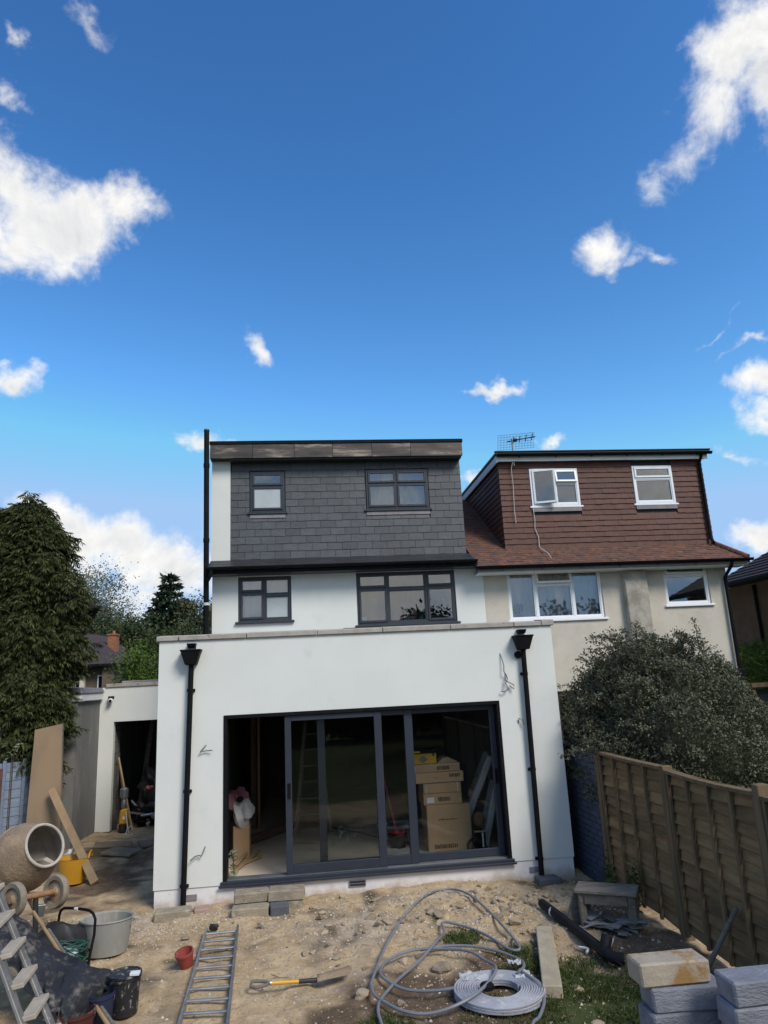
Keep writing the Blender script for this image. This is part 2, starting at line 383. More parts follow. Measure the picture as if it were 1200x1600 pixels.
GREYI = M('grey_item', (.20, .19, .185), None, scale=4, rough=.6)
CAMW = M('camera_shell', (.66, .67, .67), None, scale=4, rough=.4)

# ------------------------------------------------------------------ mesh helpers
ORG = {}

class MB:
    def __init__(self):
        self.v = []; self.f = []
    def add(self, vs, fs):
        o = len(self.v)
        self.v += [tuple(p) for p in vs]
        self.f += [tuple(i + o for i in f) for f in fs]
        return self
    def hexa(self, p):
        return self.add(p, [(0, 3, 2, 1), (4, 5, 6, 7), (0, 1, 5, 4), (1, 2, 6, 5), (2, 3, 7, 6), (3, 0, 4, 7)])
    def box(self, x0, x1, y0, y1, z0, z1):
        return self.hexa([(x0, y0, z0), (x1, y0, z0), (x1, y1, z0), (x0, y1, z0), (x0, y0, z1), (x1, y0, z1), (x1, y1, z1), (x0, y1, z1)])
    def obox(self, c, s, rot=(0, 0, 0), mat=None):
        m = mat if mat is not None else Euler(rot).to_matrix()
        c = Vector(c)
        a, b, d = s[0] / 2, s[1] / 2, s[2] / 2
        return self.hexa([c + m @ Vector(q) for q in ((-a, -b, -d), (a, -b, -d), (a, b, -d), (-a, b, -d), (-a, -b, d), (a, -b, d), (a, b, d), (-a, b, d))])
    def beam(self, p, q, wid, thick, up=(0, 0, 1)):
        p, q = Vector(p), Vector(q)
        z = (q - p).normalized()
        u = Vector(up)
        x = u.cross(z)
        if x.length < 1e-4: x = Vector((1, 0, 0)).cross(z)
        x.normalize(); y = z.cross(x)
        m = Matrix((x, y, z)).transposed()
        return self.obox((p + q) / 2, (wid, thick, (q - p).length), mat=m)
    def tube(self, pts, r, n=8, closed=False, caps=True):
        pts = [Vector(p) for p in pts]
        k = len(pts)
        rs = r if isinstance(r, (list, tuple)) else [r] * k
        vs = []; fs = []
        prev = None
        for i, p in enumerate(pts):
            if closed: t = pts[(i + 1) % k] - pts[i - 1]
            else: t = pts[min(i + 1, k - 1)] - pts[max(i - 1, 0)]
            t = t.normalized() if t.length > 1e-9 else Vector((0, 0, 1))
            if prev is None:
                a = Vector((0, 0, 1)) if abs(t.z) < .9 else Vector((1, 0, 0))
                u = (a - t * a.dot(t)).normalized()
            else:
                u = prev - t * prev.dot(t)
                u = u.normalized() if u.length > 1e-6 else Vector((1, 0, 0))
            prev = u
            v = t.cross(u)
            for j in range(n):
                a = 2 * PI * j / n
                vs.append(p + (u * math.cos(a) + v * math.sin(a)) * rs[i])
        rng = k if closed else k - 1
        for i in range(rng):
            for j in range(n):
                a = i * n + j; b = i * n + (j + 1) % n
                c = ((i + 1) % k) * n + (j + 1) % n; d = ((i + 1) % k) * n + j
                fs.append((a, b, c, d))
        if caps and not closed:
            fs.append(tuple(range(n - 1, -1, -1)))
            fs.append(tuple((k - 1) * n + j for j in range(n)))
        return self.add(vs, fs)
    def lathe(self, prof, n=24, mat=None, sx=1., sy=1., cap=True):
        """prof: list of (radius, z)"""
        vs = []; fs = []
        for r, z in prof:
            for j in range(n):
                a = 2 * PI * j / n
                p = Vector((r * math.cos(a) * sx, r * math.sin(a) * sy, z))
                vs.append(mat @ p if mat is not None else p)
        for i in range(len(prof) - 1):
            for j in range(n):
                fs.append((i * n + j, i * n + (j + 1) % n, (i + 1) * n + (j + 1) % n, (i + 1) * n + j))
        if cap and prof[0][0] > 1e-5: fs.append(tuple(range(n - 1, -1, -1)))
        return self.add(vs, fs)
    def cap(self, r, z, n=24, mat=None):
        vs = [Vector((r * math.cos(2 * PI * j / n), r * math.sin(2 * PI * j / n), z)) for j in range(n)]
        if mat is not None: vs = [mat @ v for v in vs]
        return self.add(vs, [tuple(range(n))])
    def blob(self, c, r, seed=0, sub=2, amp=.25, freq=1.3, squash=(1, 1, 1)):
        bm = bmesh.new()
        bmesh.ops.create_icosphere(bm, subdivisions=sub, radius=1)
        rr = random.Random(seed)
        ph = [Vector((rr.uniform(-2, 2), rr.uniform(-2, 2), rr.uniform(-2, 2))) * freq * 1.6 for _ in range(5)]
        vs = []
        for v in bm.verts:
            s = 1 + amp * sum(math.sin(p.dot(v.co) + i) for i, p in enumerate(ph)) / 2.2
            vs.append((c[0] + v.co.x * r * s * squash[0], c[1] + v.co.y * r * s * squash[1], c[2] + v.co.z * r * s * squash[2]))
        fs = [tuple(v.index for v in f.verts) for f in bm.faces]
        bm.free()
        return self.add(vs, fs)
    def rot(self, m, about):
        a = Vector(about)
        self.v = [tuple(a + m @ (Vector(p) - a)) for p in self.v]
        return self
    def build(self, name, mat, parent=None, bevel=0., smooth=False, angle=35):
        me = bpy.data.meshes.new(name)
        L = ORG.get(parent.name, Vector()) if parent is not None else Vector()
        me.from_pydata([(p[0] - L.x, p[1] - L.y, p[2] - L.z) for p in self.v], [], self.f)
        bm = bmesh.new(); bm.from_mesh(me)
        bmesh.ops.recalc_face_normals(bm, faces=bm.faces)
        if bevel:
            bmesh.ops.bevel(bm, geom=list(bm.edges), offset=bevel, segments=1, affect='EDGES', profile=.5)
        bm.to_mesh(me); bm.free()
        if smooth:
            me.shade_smooth(); me.set_sharp_from_angle(angle=R(angle))
        me.materials.append(mat)
        o = bpy.data.objects.new(name, me)
        COL.objects.link(o)
        if parent is not None:
            o.parent = parent
            ORG[o.name] = L.copy()
        return o


def thing(name, label, cat, loc=(0, 0, 0), group=None):
    o = bpy.data.objects.new(name, None)
    o.empty_display_size = .2
    COL.objects.link(o)
    o.location = loc
    o['label'] = label; o['category'] = cat
    if group: o['group'] = group
    ORG[o.name] = Vector(loc)
    return o

def tag(o, label, cat, group=None):
    """a thing that is one mesh: give it its own origin at its base"""
    me = o.data
    n = len(me.vertices)
    co = np.empty(n * 3, 'f'); me.vertices.foreach_get('co', co); co = co.reshape(-1, 3)
    c = Vector((float((co[:, 0].min() + co[:, 0].max()) / 2), float((co[:, 1].min() + co[:, 1].max()) / 2), float(co[:, 2].min())))
    co -= np.array(c, 'f'); me.vertices.foreach_set('co', co.ravel()); me.update()
    o.location = c
    o['label'] = label; o['category'] = cat
    if group: o['group'] = group
    return o

def kind(o, k):
    o['kind'] = k
    return o

def bx(name, mat, parent, x0, x1, y0, y1, z0, z1, bevel=0.):
    return MB().box(x0, x1, y0, y1, z0, z1).build(name, mat, parent, bevel)

def dup(root, loc, rotz=None, label=None, group=None):
    r = root.copy(); COL.objects.link(r); r.location = loc
    if rotz is not None: r.rotation_euler = (0, 0, rotz)
    if label: r['label'] = label
    if group: r['group'] = group
    for ch in list(root.children):
        c = ch.copy(); COL.objects.link(c); c.parent = r
        for g in ch.children:
            d = g.copy(); COL.objects.link(d); d.parent = c
    return r

def wall_holes(x0, x1, z0, z1, y0, y1, holes):
    """a solid wall slab in xz with rectangular through-holes"""
    xs = sorted({x0, x1, *[h[0] for h in holes], *[h[1] for h in holes]})
    zs = sorted({z0, z1, *[h[2] for h in holes], *[h[3] for h in holes]})
    def solid(i, j):
        if i < 0 or j < 0 or i >= len(xs) - 1 or j >= len(zs) - 1: return False
        cx, cz = (xs[i] + xs[i + 1]) / 2, (zs[j] + zs[j + 1]) / 2
        return not any(h[0] < cx < h[1] and h[2] < cz < h[3] for h in holes)
    m = MB()
    for i in range(len(xs) - 1):
        for j in range(len(zs) - 1):
            if not solid(i, j): continue
            a, b, c, d = xs[i], xs[i + 1], zs[j], zs[j + 1]
            m.add([(a, y0, c), (b, y0, c), (b, y0, d), (a, y0, d)], [(0, 1, 2, 3)])
            m.add([(a, y1, c), (b, y1, c), (b, y1, d), (a, y1, d)], [(3, 2, 1, 0)])
            if not solid(i - 1, j): m.add([(a, y0, c), (a, y0, d), (a, y1, d), (a, y1, c)], [(0, 1, 2, 3)])
            if not solid(i + 1, j): m.add([(b, y0, c), (b, y0, d), (b, y1, d), (b, y1, c)], [(3, 2, 1, 0)])
            if not solid(i, j - 1): m.add([(a, y0, c), (b, y0, c), (b, y1, c), (a, y1, c)], [(3, 2, 1, 0)])
            if not solid(i, j + 1): m.add([(a, y0, d), (b, y0, d), (b, y1, d), (a, y1, d)], [(0, 1, 2, 3)])
    return m

def frame(m, x0, x1, z0, z1, y0, y1, t):
    m.box(x0, x0 + t, y0, y1, z0, z1); m.box(x1 - t, x1, y0, y1, z0, z1)
    m.box(x0 + t, x1 - t, y0, y1, z0, z0 + t); m.box(x0 + t, x1 - t, y0, y1, z1 - t, z1)
    return m

def window(root, x0, x1, z0, z1, y, cols, fm, glass=None, sill=True, ft=.055, st=.042, sillm=None, sill_out=.05, opaque=()):
    """cols: [(right fraction, [(bottom fraction from the top, sash 0/1/tilt/('c', angle))...])...]"""
    glass = glass or GLASS
    m = MB()
    d = .07
    cells = []
    xa = x0
    W_ = x1 - x0; H_ = z1 - z0
    frame(m, x0, x1, z0, z1, y, y + d, ft)
    for ci, (fx, rows) in enumerate(cols):
        xl = x0 + ft if ci == 0 else xb + ft / 2
        xb = x0 + fx * W_
        xr = x1 - ft if ci == len(cols) - 1 else xb - ft / 2
        if ci < len(cols) - 1:
            m.box(xb - ft / 2, xb + ft / 2, y, y + d, z0 + ft, z1 - ft)
        for ri, (fz, sash) in enumerate(rows):
            zt = z1 - ft if ri == 0 else zb - ft / 2
            zb = z1 - fz * H_
            zl = z0 + ft if ri == len(rows) - 1 else zb + ft / 2
            if ri < len(rows) - 1:
                m.box(xl, xr, y + .001, y + d - .001, zb - ft / 2, zb + ft / 2)
            cells.append((xl, xr, zl, zt, sash))
    win = m.build('window', fm, root, bevel=.006)
    for i, (xl, xr, zl, zt, sash) in enumerate(cells):
        gm = OBSC if i in opaque else glass
        if sash:
            s = MB(); frame(s, xl - .012, xr + .012, zl - .012, zt + .012, y - .022, y + .03, st)
            p = MB().box(xl + st - .02, xr - st + .02, y - .004, y + .004, zl + st - .02, zt - st + .02)
            if isinstance(sash, tuple):
                mr = Matrix.Rotation(R(sash[1]), 3, 'Z')
                for q in (s, p): q.rot(mr, (xl - .012, y - .022, zl))
            elif sash != 1:
                mr = Matrix.Rotation(-R(sash), 3, 'X')
                for q in (s, p): q.rot(mr, (xl, y - .022, zt))
            s.build('sash', fm, win, bevel=.005)
            p.build('pane', gm, win)
        else:
            bead = MB(); frame(bead, xl + .0005, xr - .0005, zl + .0005, zt - .0005, y + .012, y + .03, .016)
            bead.build('bead', fm, win)
            MB().box(xl - .01, xr + .01, y + .034, y + .042, zl - .01, zt + .01).build('pane', gm, win)
    if sill:
        MB().box(x0 - .05, x1 + .05, y - sill_out, y + .05, z0 - .045, z0 - .002).build('sill', sillm or fm, win, bevel=.008)
    return win

def drop(o):
    return o

# value noise used for the ground
_lat = RNG.random((256, 256))
def vnoise(x, y, s, k=0):
    x = np.asarray(x, float) / s + 37.3 * k; y = np.asarray(y, float) / s + 11.7 * k
    xi = np.floor(x).astype(int); yi = np.floor(y).astype(int)
    fx = x - xi; fy = y - yi
    fx = fx * fx * (3 - 2 * fx); fy = fy * fy * (3 - 2 * fy)
    a = _lat[xi & 255, yi & 255]; b = _lat[(xi + 1) & 255, yi & 255]; c = _lat[xi & 255, (yi + 1) & 255]; d = _lat[(xi + 1) & 255, (yi + 1) & 255]
    return (a * (1 - fx) + b * fx) * (1 - fy) + (c * (1 - fx) + d * fx) * fy

def sstep(a, b, x):
    t = np.clip((np.asarray(x, float) - a) / (b - a), 0, 1)
    return t * t * (3 - 2 * t)

def gh(x, y):
    x = np.asarray(x, float); y = np.asarray(y, float)
    h = .055 * (vnoise(x, y, 1.1) - .5) + .05 * (vnoise(x, y, .34, 1) - .5) + .034 * (vnoise(x, y, .12, 2) - .5)
    rub = np.exp(-((x - 1.9) / 1.3) ** 2 - ((y - 8.9) / .8) ** 2)
    h = h + rub * (.02 + .07 * (vnoise(x, y, .16, 3) - .5))
    h = h - .05 * sstep(1.5, 3.4, x) * sstep(8.6, 9.8, y)
    h = h + .12 * sstep(12.2, 14.2, y) * (1 - sstep(-2.2, -1.9, x)) * sstep(-5, -4.4, x)
    return h

# ------------------------------------------------------------------ ground
def graded(lo, hi, step, far):
    c = list(np.arange(lo, hi + 1e-6, step))
    s = step; a = lo
    left = []
    while a > -far:
        s *= 1.35; a -= s; left.append(a)
    s = step; b = c[-1]; right = []
    while b < far:
        s *= 1.35; b += s; right.append(b)
    return np.array(left[::-1] + c + right)

def make_ground():
    gx = graded(-4.6, 4.1, .034, 900); gy = graded(4.2, 15.0, .034, 900)
    X, Y = np.meshgrid(gx, gy)
    Z = gh(X, Y)
    fade = (1 - sstep(8, 30, np.abs(X))) * (1 - sstep(15, 40, np.abs(Y - 8)))
    Z = Z * fade - .25 * sstep(14, 18, Y)
    nx, ny = len(gx), len(gy)
    co = np.stack([X, Y, Z], -1).reshape(-1, 3).astype('f')
    i = np.arange((ny - 1) * (nx - 1)); r = i // (nx - 1); c = i % (nx - 1)
    q = np.stack([r * nx + c, r * nx + c + 1, (r + 1) * nx + c + 1, (r + 1) * nx + c], -1).astype('i')
    me = bpy.data.meshes.new('ground')
    me.vertices.add(len(co)); me.vertices.foreach_set('co', co.ravel())
    me.loops.add(len(q) * 4); me.loops.foreach_set('vertex_index', q.ravel())
    me.polygons.add(len(q)); me.polygons.foreach_set('loop_start', np.arange(len(q), dtype='i') * 4)
    me.polygons.foreach_set('use_smooth', np.ones(len(q), bool))
    # kinds of soil: humus (dark topsoil), dust (plaster and brick dust), turf
    x, y = co[:, 0], co[:, 1]
    n = vnoise(x, y, .5, 5) - .5; n2 = vnoise(x, y, .17, 6) - .5
    hum = np.zeros(len(co))
    for cx, cy, rx, ry, a in ((1.35, 6.6, 1.5, 1.2, 1.), (3.1, 6.6, .9, 1.9, 1.1), (.1, 6.5, .7, .55, .7), (-.1, 5.5, 2.4, .8, .5), (3.3, 8.3, .5, .7, 1.), (-3.1, 12.0, 1.3, 2.2, .62)):
        hum = np.maximum(hum, a * (1 - np.hypot((x - cx) / rx, (y - cy) / ry)))
    hum = sstep(.0, .45, hum + .55 * n + .45 * n2)
    turf = np.maximum(1 - np.hypot((x - 2.35) / .75, (y - 6.3) / 1.7), 1 - np.hypot((x - .6) / .35, (y - 6.2) / .5))
    turf = np.maximum(turf, sstep(4.0, 4.4, x) * .9); turf = np.maximum(turf, sstep(3.4, 2.4, y) * .9)
    turf = np.maximum(turf, sstep(17, 20, y) * .9); turf = np.maximum(turf, sstep(-5.0, -5.6, x) * .9)
    turf = sstep(.15, .55, turf + .5 * n + .3 * n2)
    dust = np.zeros(len(co))
    for cx, cy, rx, ry in ((.5, 8.6, .9, .7), (-1.9, 9.6, .9, .5), (1.8, 9.5, 1.6, .4), (0.35, 7.4, .7, .5)):
        dust = np.maximum(dust, 1 - np.hypot((x - cx) / rx, (y - cy) / ry))
    dust = sstep(.2, .7, dust + .9 * n2 + .5 * n) * .75
    for nm, a in (('humus', hum), ('turf', turf), ('dust', dust)):
        at = me.attributes.new(nm, 'FLOAT', 'POINT'); at.data.foreach_set('value', a.astype('f'))
    me.update(calc_edges=True)
    m = bpy.data.materials.new('yard_soil'); m.use_nodes = True; m.node_tree.nodes.clear()
    t = NT(m.node_tree)
    oc = t.n('ShaderNodeTexCoord').outputs['Object']
    base = t.mix(t.ramp(t.noise(oc, 1.1, 6, .65), .35, .65), (.50, .365, .215), (.395, .28, .16))
    base = t.mix(t.ramp(t.noise(oc, 6, 6, .7), .45, .72), base, (.57, .44, .285))
    base = t.mix(t.ramp(t.noise(oc, 26, 4, .7), .56, .72), base, (.19, .13, .08))
    A = lambda nme: t.n('ShaderNodeAttribute', attribute_name=nme).outputs['Fac']
    base = t.mix(t.math('MULTIPLY', A('dust'), .7), base, (.46, .39, .31))
    hc = t.mix(t.ramp(t.noise(oc, 9, 6, .7), .4, .66), (.125, .083, .050), (.18, .125, .080))
    base = t.mix(A('humus'), base, hc)
    gc = t.mix(t.ramp(t.noise(oc, 14, 5, .7), .4, .65), (.055, .078, .022), (.085, .085, .035))
    base = t.mix(A('turf'), base, gc)
    vo = t.n('ShaderNodeTexVoronoi', feature='F1'); t.link(oc, vo.inputs['Vector']); vo.inputs['Scale'].default_value = 42
    peb = t.ramp(vo.outputs['Distance'], .30, .18)
    sel = t.n('ShaderNodeSeparateColor'); t.link(vo.outputs['Color'], sel.inputs[0])
    pm = t.math('MULTIPLY', peb, t.ramp(sel.outputs[0], .62, .70))
    base = t.mix(t.math('MULTIPLY', pm, .7), base, t.mix(sel.outputs[1], (.30, .23, .15), (.58, .51, .42)))
    b = t.n('ShaderNodeBsdfPrincipled'); t.link(base, b.inputs['Base Color'])
    b.inputs['Roughness'].default_value = .95; b.inputs['Specular IOR Level'].default_value = .15
    hh = t.math('ADD', t.noise(oc, 18, 7, .72), t.math('MULTIPLY', pm, .5))
    bn = t.n('ShaderNodeBump'); bn.inputs['Strength'].default_value = .9; bn.inputs['Distance'].default_value = .03
    t.link(hh, bn.inputs['Height']); t.link(bn.outputs[0], b.inputs['Normal'])
    o = t.n('ShaderNodeOutputMaterial'); t.link(b.outputs[0], o.inputs[0])
    me.materials.append(m)
    g = bpy.data.objects.new('ground', me); COL.objects.link(g)
    kind(g, 'structure')
make_ground()

# ------------------------------------------------------------------ the renovated house
HX0, HX1 = -1.757, 3.540          # main block
EX0, EX1 = -2.005, 3.566          # rear extension
EY, HY, DY = 10.02, 13.55, 13.75  # planes of the extension, the main rear wall, the loft dormer
house = thing('house', 'pale mint rendered house with a flat roofed extension and a slate hung dormer above', 'house', (0.8, EY, 0))
D0, D1, DZ1 = -1.134, 2.700, 2.324
wall_holes(EX0, EX1, .222, 3.345, EY, EY + .28, [(D0, D1, .222, DZ1)]).build('extension_wall', MINT, house)
bx('extension_side_wall', MINT, house, EX0, EX0 + .25, EY + .28, HY, -.3, 3.345)
bx('extension_side_wall', MINT, house, EX1 - .25, EX1, EY + .28, HY, -.3, 3.345)
bx('plinth', PLINTH, house, EX0 + .012, EX1 - .012, EY + .014, EY + .28, -.35, .2215)
bx('extension_roof', GREYIN, house, EX0 + .25, EX1 - .25, EY + .28, HY, 2.98, 3.16)
bx('roof_upstand', BLACKM, house, .55, 1.62, EY + .36, EY + .50, 3.40, 3.455)
# coping: separate stones with open joints
cx = EX0 - .04
for i, wd in enumerate((.30, .92, .98, .93, .98, .94, .415, .19)):
    x1 = cx + wd
    dz = random.uniform(-.004, .004) + (.012 if i == 7 else 0)
    MB().hexa([(cx + .004, EY - .035, 3.347), (x1 - .004, EY - .035, 3.347), (x1 - .004, EY + .31, 3.347), (cx + .004, EY + .31, 3.347),
               (cx + .004, EY - .035, 3.415 + dz), (x1 - .004, EY - .035, 3.415 + dz), (x1 - .004, EY + .31, 3.447 + dz), (cx + .004, EY + .31, 3.447 + dz)]).build('coping_stone', COPING, house, bevel=.007)
    cx = x1
for i in range(4):
    y0 = EY + .32 + i * .82
    MB().box(EX0 - .04, EX0 + .28, y0, y0 + .81, 3.347, 3.43).build('coping_stone', COPING, house, bevel=.006)
# air bricks
for x0, x1, zc, deep in ((.493, .703, .113, 1), (-1.60, -1.46, .108, 0), (2.93, 3.07, .100, 0)):
    a = bx('air_brick', BLACKM if deep else LEAD, house, x0, x1, EY - .002 if not deep else EY + .004, EY + .05, zc - .033, zc + .033)
    if deep:
        m = MB()
        for k in range(3):
            m.box(x0 - .004, x1 + .004, EY - .004, EY + .003, zc - .036 + k * .033, zc - .030 + k * .033)
        m.box(x0 - .006, x0 + .006, EY - .004, EY + .003, zc - .036, zc + .036).box(x1 - .006, x1 + .006, EY - .004, EY + .003, zc - .036, zc + .036)
        m.build('grille', LEAD, a)

# sliding door: outer frame, threshold, three panels on three tracks
m = MB()
FT = .05
m.box(D0, D0 + FT, EY - .012, EY + .22, .224, DZ1); m.box(D1 - FT, D1, EY - .012, EY + .22, .224, DZ1)
m.box(D0 + FT, D1 - FT, EY - .012, EY + .22, DZ1 - FT, DZ1 - .001)
df = m.build('door_frame', BLACKP, house, bevel=.004)
m = MB().box(D0 - .03, D1 + .03, EY - .022, EY + .22, .206, .262)
th = m.build('door_threshold', NAVYF, house, bevel=.006)
bx('threshold_lip', NAVYF, house, D0 - .05, D1 + .05, EY - .050, EY - .0225, .196, .222, .004)
for k in range(3):
    y = EY + .045 + k * .06
    bx('track', STEEL, th, D0 + FT, D1 - FT, y - .008, y + .008, .262, .274)

def slider(x0, x1, y, sl, sr, rail, handle=None):
    m = MB()
    z0, z1 = .276, DZ1 - FT - .004
    m.box(x0, x0 + sl, y - .022, y + .022, z0, z1); m.box(x1 - sr, x1, y - .022, y + .022, z0, z1)
    m.box(x0 + sl, x1 - sr, y - .022, y + .022, z0, z0 + rail); m.box(x0 + sl, x1 - sr, y - .022, y + .022, z1 - .07, z1)
    p = m.build('sliding_panel', NAVYF, house, bevel=.004)
    bx('pane', DGLASS, p, x0 + sl - .01, x1 - sr + .01, y - .006, y + .006, z0 + rail - .01, z1 - .06)
    if handle:
        bx('handle', BLACKP, p, handle - .022, handle + .022, y - .028, y - .0225, 1.20, 1.40, .002)
    return p
slider(-.320, 1.013, EY + .045, .088, .105, .115, -.272)
slider(.122, 1.452, EY + .105, .105, .115, .115)
slider(1.335, D1 - FT, EY + .165, .10, .082, .10, 2.615)

# downpipes with hopper and scupper
def downpipe(xt, xb, zt, zb, dx):
    m = MB()
    m.tube([(xt, EY - .07, zt), (xb, EY - .07, zb)], .036, 14)
    p = m.build('downpipe', BLACKP, house, smooth=True)
    m = MB()
    h0, h1 = zt - .02, zt + .16
    m.hexa([(xt - .075, EY - .15, h0), (xt + .075, EY - .15, h0), (xt + .075, EY - .002, h0), (xt - .075, EY - .002, h0),
            (xt - .13, EY - .19, h1), (xt + .13, EY - .19, h1), (xt + .13, EY - .002, h1), (xt - .13, EY - .002, h1)])
    m.box(xt - .138, xt + .138, EY - .198, EY - .0025, h1, h1 + .022)
    m.build('hopper', BLACKP, p, bevel=.005)
    m = MB()
    m.hexa([(xt - .05, EY - .10, zt + .21), (xt + .05, EY - .10, zt + .21), (xt + .05, EY - .002, zt + .21), (xt - .05, EY - .002, zt + .21),
            (xt - .062, EY - .13, zt + .265), (xt + .062, EY - .13, zt + .265), (xt + .062, EY - .002, zt + .265), (xt - .062, EY - .002, zt + .265)])
    m.build('scupper', BLACKP, p, bevel=.004)
    for s in (-1, 1):
        MB().box(xt + s * .065 - .01, xt + s * .065 + .01, EY - .03, EY - .002, zt + .185, zt + .22).build('sealant', WHITEP, p)
    for f in (.12, .55, .93):
        z = zt + (zb - zt) * f; x = xt + (xb - xt) * f
        MB().box(x - .055, x + .055, EY - .035, EY - .001, z - .02, z + .02).build('bracket', BLACKP, p, bevel=.004)
downpipe(-1.560, -1.618, 3.035, .045, 0)
downpipe(3.098, 3.066, 3.035, .03, 0)
vm = Matrix.Translation((3.03, EY - .001, 2.945)) @ Matrix.Rotation(R(90), 4, 'X')
MB().lathe([(.052, 0), (.052, .03), (.036, .045), (0, .046)], 18, vm).build('vent_cap', BLACKP, house, smooth=True)
# bare cables left hanging out of the render
for pts in ([(-1.36, EY, 1.955), (-1.41, EY - .03, 1.90), (-1.435, EY - .05, 1.878), (-1.36, EY - .03, 1.885), (-1.275, EY - .05, 1.888)],
            [(-1.36, EY, .70), (-1.375, EY - .03, .65), (-1.40, EY - .05, .60), (-1.44, EY - .03, .605), (-1.48, EY - .05, .60), (-1.54, EY - .06, .555)],
            [(2.77, EY, 2.975), (2.785, EY - .03, 2.90), (2.80, EY - .05, 2.80), (2.79, EY - .06, 2.72), (2.83, EY - .04, 2.66), (2.80, EY - .05, 2.60), (2.86, EY - .06, 2.56), (2.92, EY - .05, 2.53), (2.92, EY - .05, 2.47), (2.86, EY - .04, 2.52)],
            [(2.82, EY, 2.70), (2.84, EY - .04, 2.62), (2.80, EY - .06, 2.55), (2.84, EY - .06, 2.48), (2.78, EY - .05, 2.44), (2.73, EY - .04, 2.45)],
            [(2.95, EY, 2.0), (2.96, EY - .03, 2.07), (3.0, EY - .05, 2.05), (3.02, EY - .05, 1.98)]):
    MB().tube(pts, .0075, 6).build('loose_cable', WIREM, house, smooth=True)

# open-plan room behind the doors
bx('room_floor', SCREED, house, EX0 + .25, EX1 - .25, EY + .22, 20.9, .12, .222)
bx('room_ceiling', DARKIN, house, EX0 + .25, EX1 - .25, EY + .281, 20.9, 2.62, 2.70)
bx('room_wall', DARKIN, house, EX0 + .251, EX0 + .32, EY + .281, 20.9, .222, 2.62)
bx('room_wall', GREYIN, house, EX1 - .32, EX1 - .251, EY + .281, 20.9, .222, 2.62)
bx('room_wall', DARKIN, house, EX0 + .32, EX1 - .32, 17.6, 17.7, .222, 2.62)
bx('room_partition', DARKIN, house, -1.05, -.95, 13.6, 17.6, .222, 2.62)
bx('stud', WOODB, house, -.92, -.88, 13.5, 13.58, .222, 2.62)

# main rear wall with two windows
W1 = (-1.272, -.262, 3.880, 4.737); W2 = (.997, 2.960, 3.728, 4.746)
wall_holes(HX0, HX1, 2.71, 4.80, HY, HY + .25, [W1, W2]).build('rear_wall', MINT, house)
bx('side_wall', MINT, house, HX0, HX0 + .25, HY + .25, 21, -.3, 4.95)
bx('upper_floor', GREYIN, house, HX0 + .25, HX1, HY + .25, 20.9, 2.72, 2.95)
bx('loft_floor', GREYIN, house, HX0 + .25, HX1, HY + .25, 20.9, 4.82, 4.93)
bx('back_wall', GREYIN, house, HX0, HX1, 20.9, 21.1, -.3, 7.1)
bx('party_wall', GREYIN, house, HX1 - .1, HX1 - .001, HY + .25, 20.9, 2.96, 4.81)
bx('bedroom_wall', GREYIN, house, HX0 + .25, HX1 - .1, 16.2, 16.3, 2.95, 4.82)
window(house, *W1, HY + .03, [(.49, [(.36, 1), (1, 1)]), (1, [(.42, 0), (1, 0)])], ANTH, opaque=(3,), sill_out=.09)
window(house, *W2, HY + .03, [(.31, [(.31, 1), (1, 1)]), (.705, [(.33, 0), (1, 0)]), (1, [(.31, 1), (1, 1)])], ANTH, sill_out=.09)
# blind behind the smaller window
m = MB()
for k in range(14):
    a = -1.22 + k * .065
    m.add([(a, HY + .16, 3.93), (a + .065, HY + .17 if k % 2 else HY + .15, 3.93), (a + .065, HY + .17 if k % 2 else HY + .15, 4.70), (a, HY + .16, 4.70)], [(0, 1, 2, 3)])
m.build('blind', OBSC, house)

# eaves: black slate apron, gutter, fascia
ZE, ZD = 4.885, 5.105
for r in range(3):
    f0, f1 = r / 3, (r + 1) / 3
    x = HX0 - .05
    i = 0
    while x < 3.30:
        wd = (.16 if (i == 0 and r % 2) else .32)
        x1 = min(x + wd, 3.32)
        ya, yb = 13.20 + (DY - 13.20) * f0, 13.20 + (DY - 13.20) * min(1, f1 + .12)
        za, zb = ZE + (ZD - ZE) * f0 + .012, ZE + (ZD - ZE) * min(1, f1 + .12) + .004
        MB().hexa([(x + .002, ya, za - .01), (x1 - .002, ya, za - .01), (x1 - .002, yb, zb - .01), (x + .002, yb, zb - .01),
                   (x + .002, ya, za), (x1 - .002, ya, za), (x1 - .002, yb, zb), (x + .002, yb, zb)]).build('apron_slate', APRON, house)
        x = x1; i += 1
MB().hexa([(HX0 - .05, 13.21, ZE - .03), (3.32, 13.21, ZE - .03), (3.32, DY + .02, ZD - .03), (HX0 - .05, DY + .02, ZD - .03),
           (HX0 - .05, 13.21, ZE - .002), (3.32, 13.21, ZE - .002), (3.32, DY + .02, ZD - .004), (HX0 - .05, DY + .02, ZD - .004)]).build('apron_deck', BLACKM, house)
bx('soffit', ANTH, house, HX0 - .04, 3.36, 13.22, HY - .002, 4.752, 4.775, .004)
bx('eaves_fascia', BLACKP, house, HX0 - .05, 3.36, 13.195, 13.218, 4.752, 4.872, .003)
gp = [(math.cos(PI + PI * k / 8) * .055, math.sin(PI + PI * k / 8) * .055) for k in range(9)]
def gutter(x0, x1, yc, zc, mat, parent, endcap=True):
    m = MB()
    vs = []
    for x in (x0, x1):
        for a, b in gp: vs.append((x, yc + a, zc + b))
        for a, b in gp[::-1]: vs.append((x, yc + a * .88, zc + b * .88))
    n = 18
    m.add(vs, [(i, (i + 1) % n, n + (i + 1) % n, n + i) for i in range(n)] + [tuple(range(9)), tuple(n + i for i in range(9))])
    k = x0 + .5
    while k < x1:
        m.box(k - .015, k + .015, yc - .058, yc + .05, zc - .062, zc - .0555); k += .8
    return m.build('gutter', mat, parent, smooth=True)
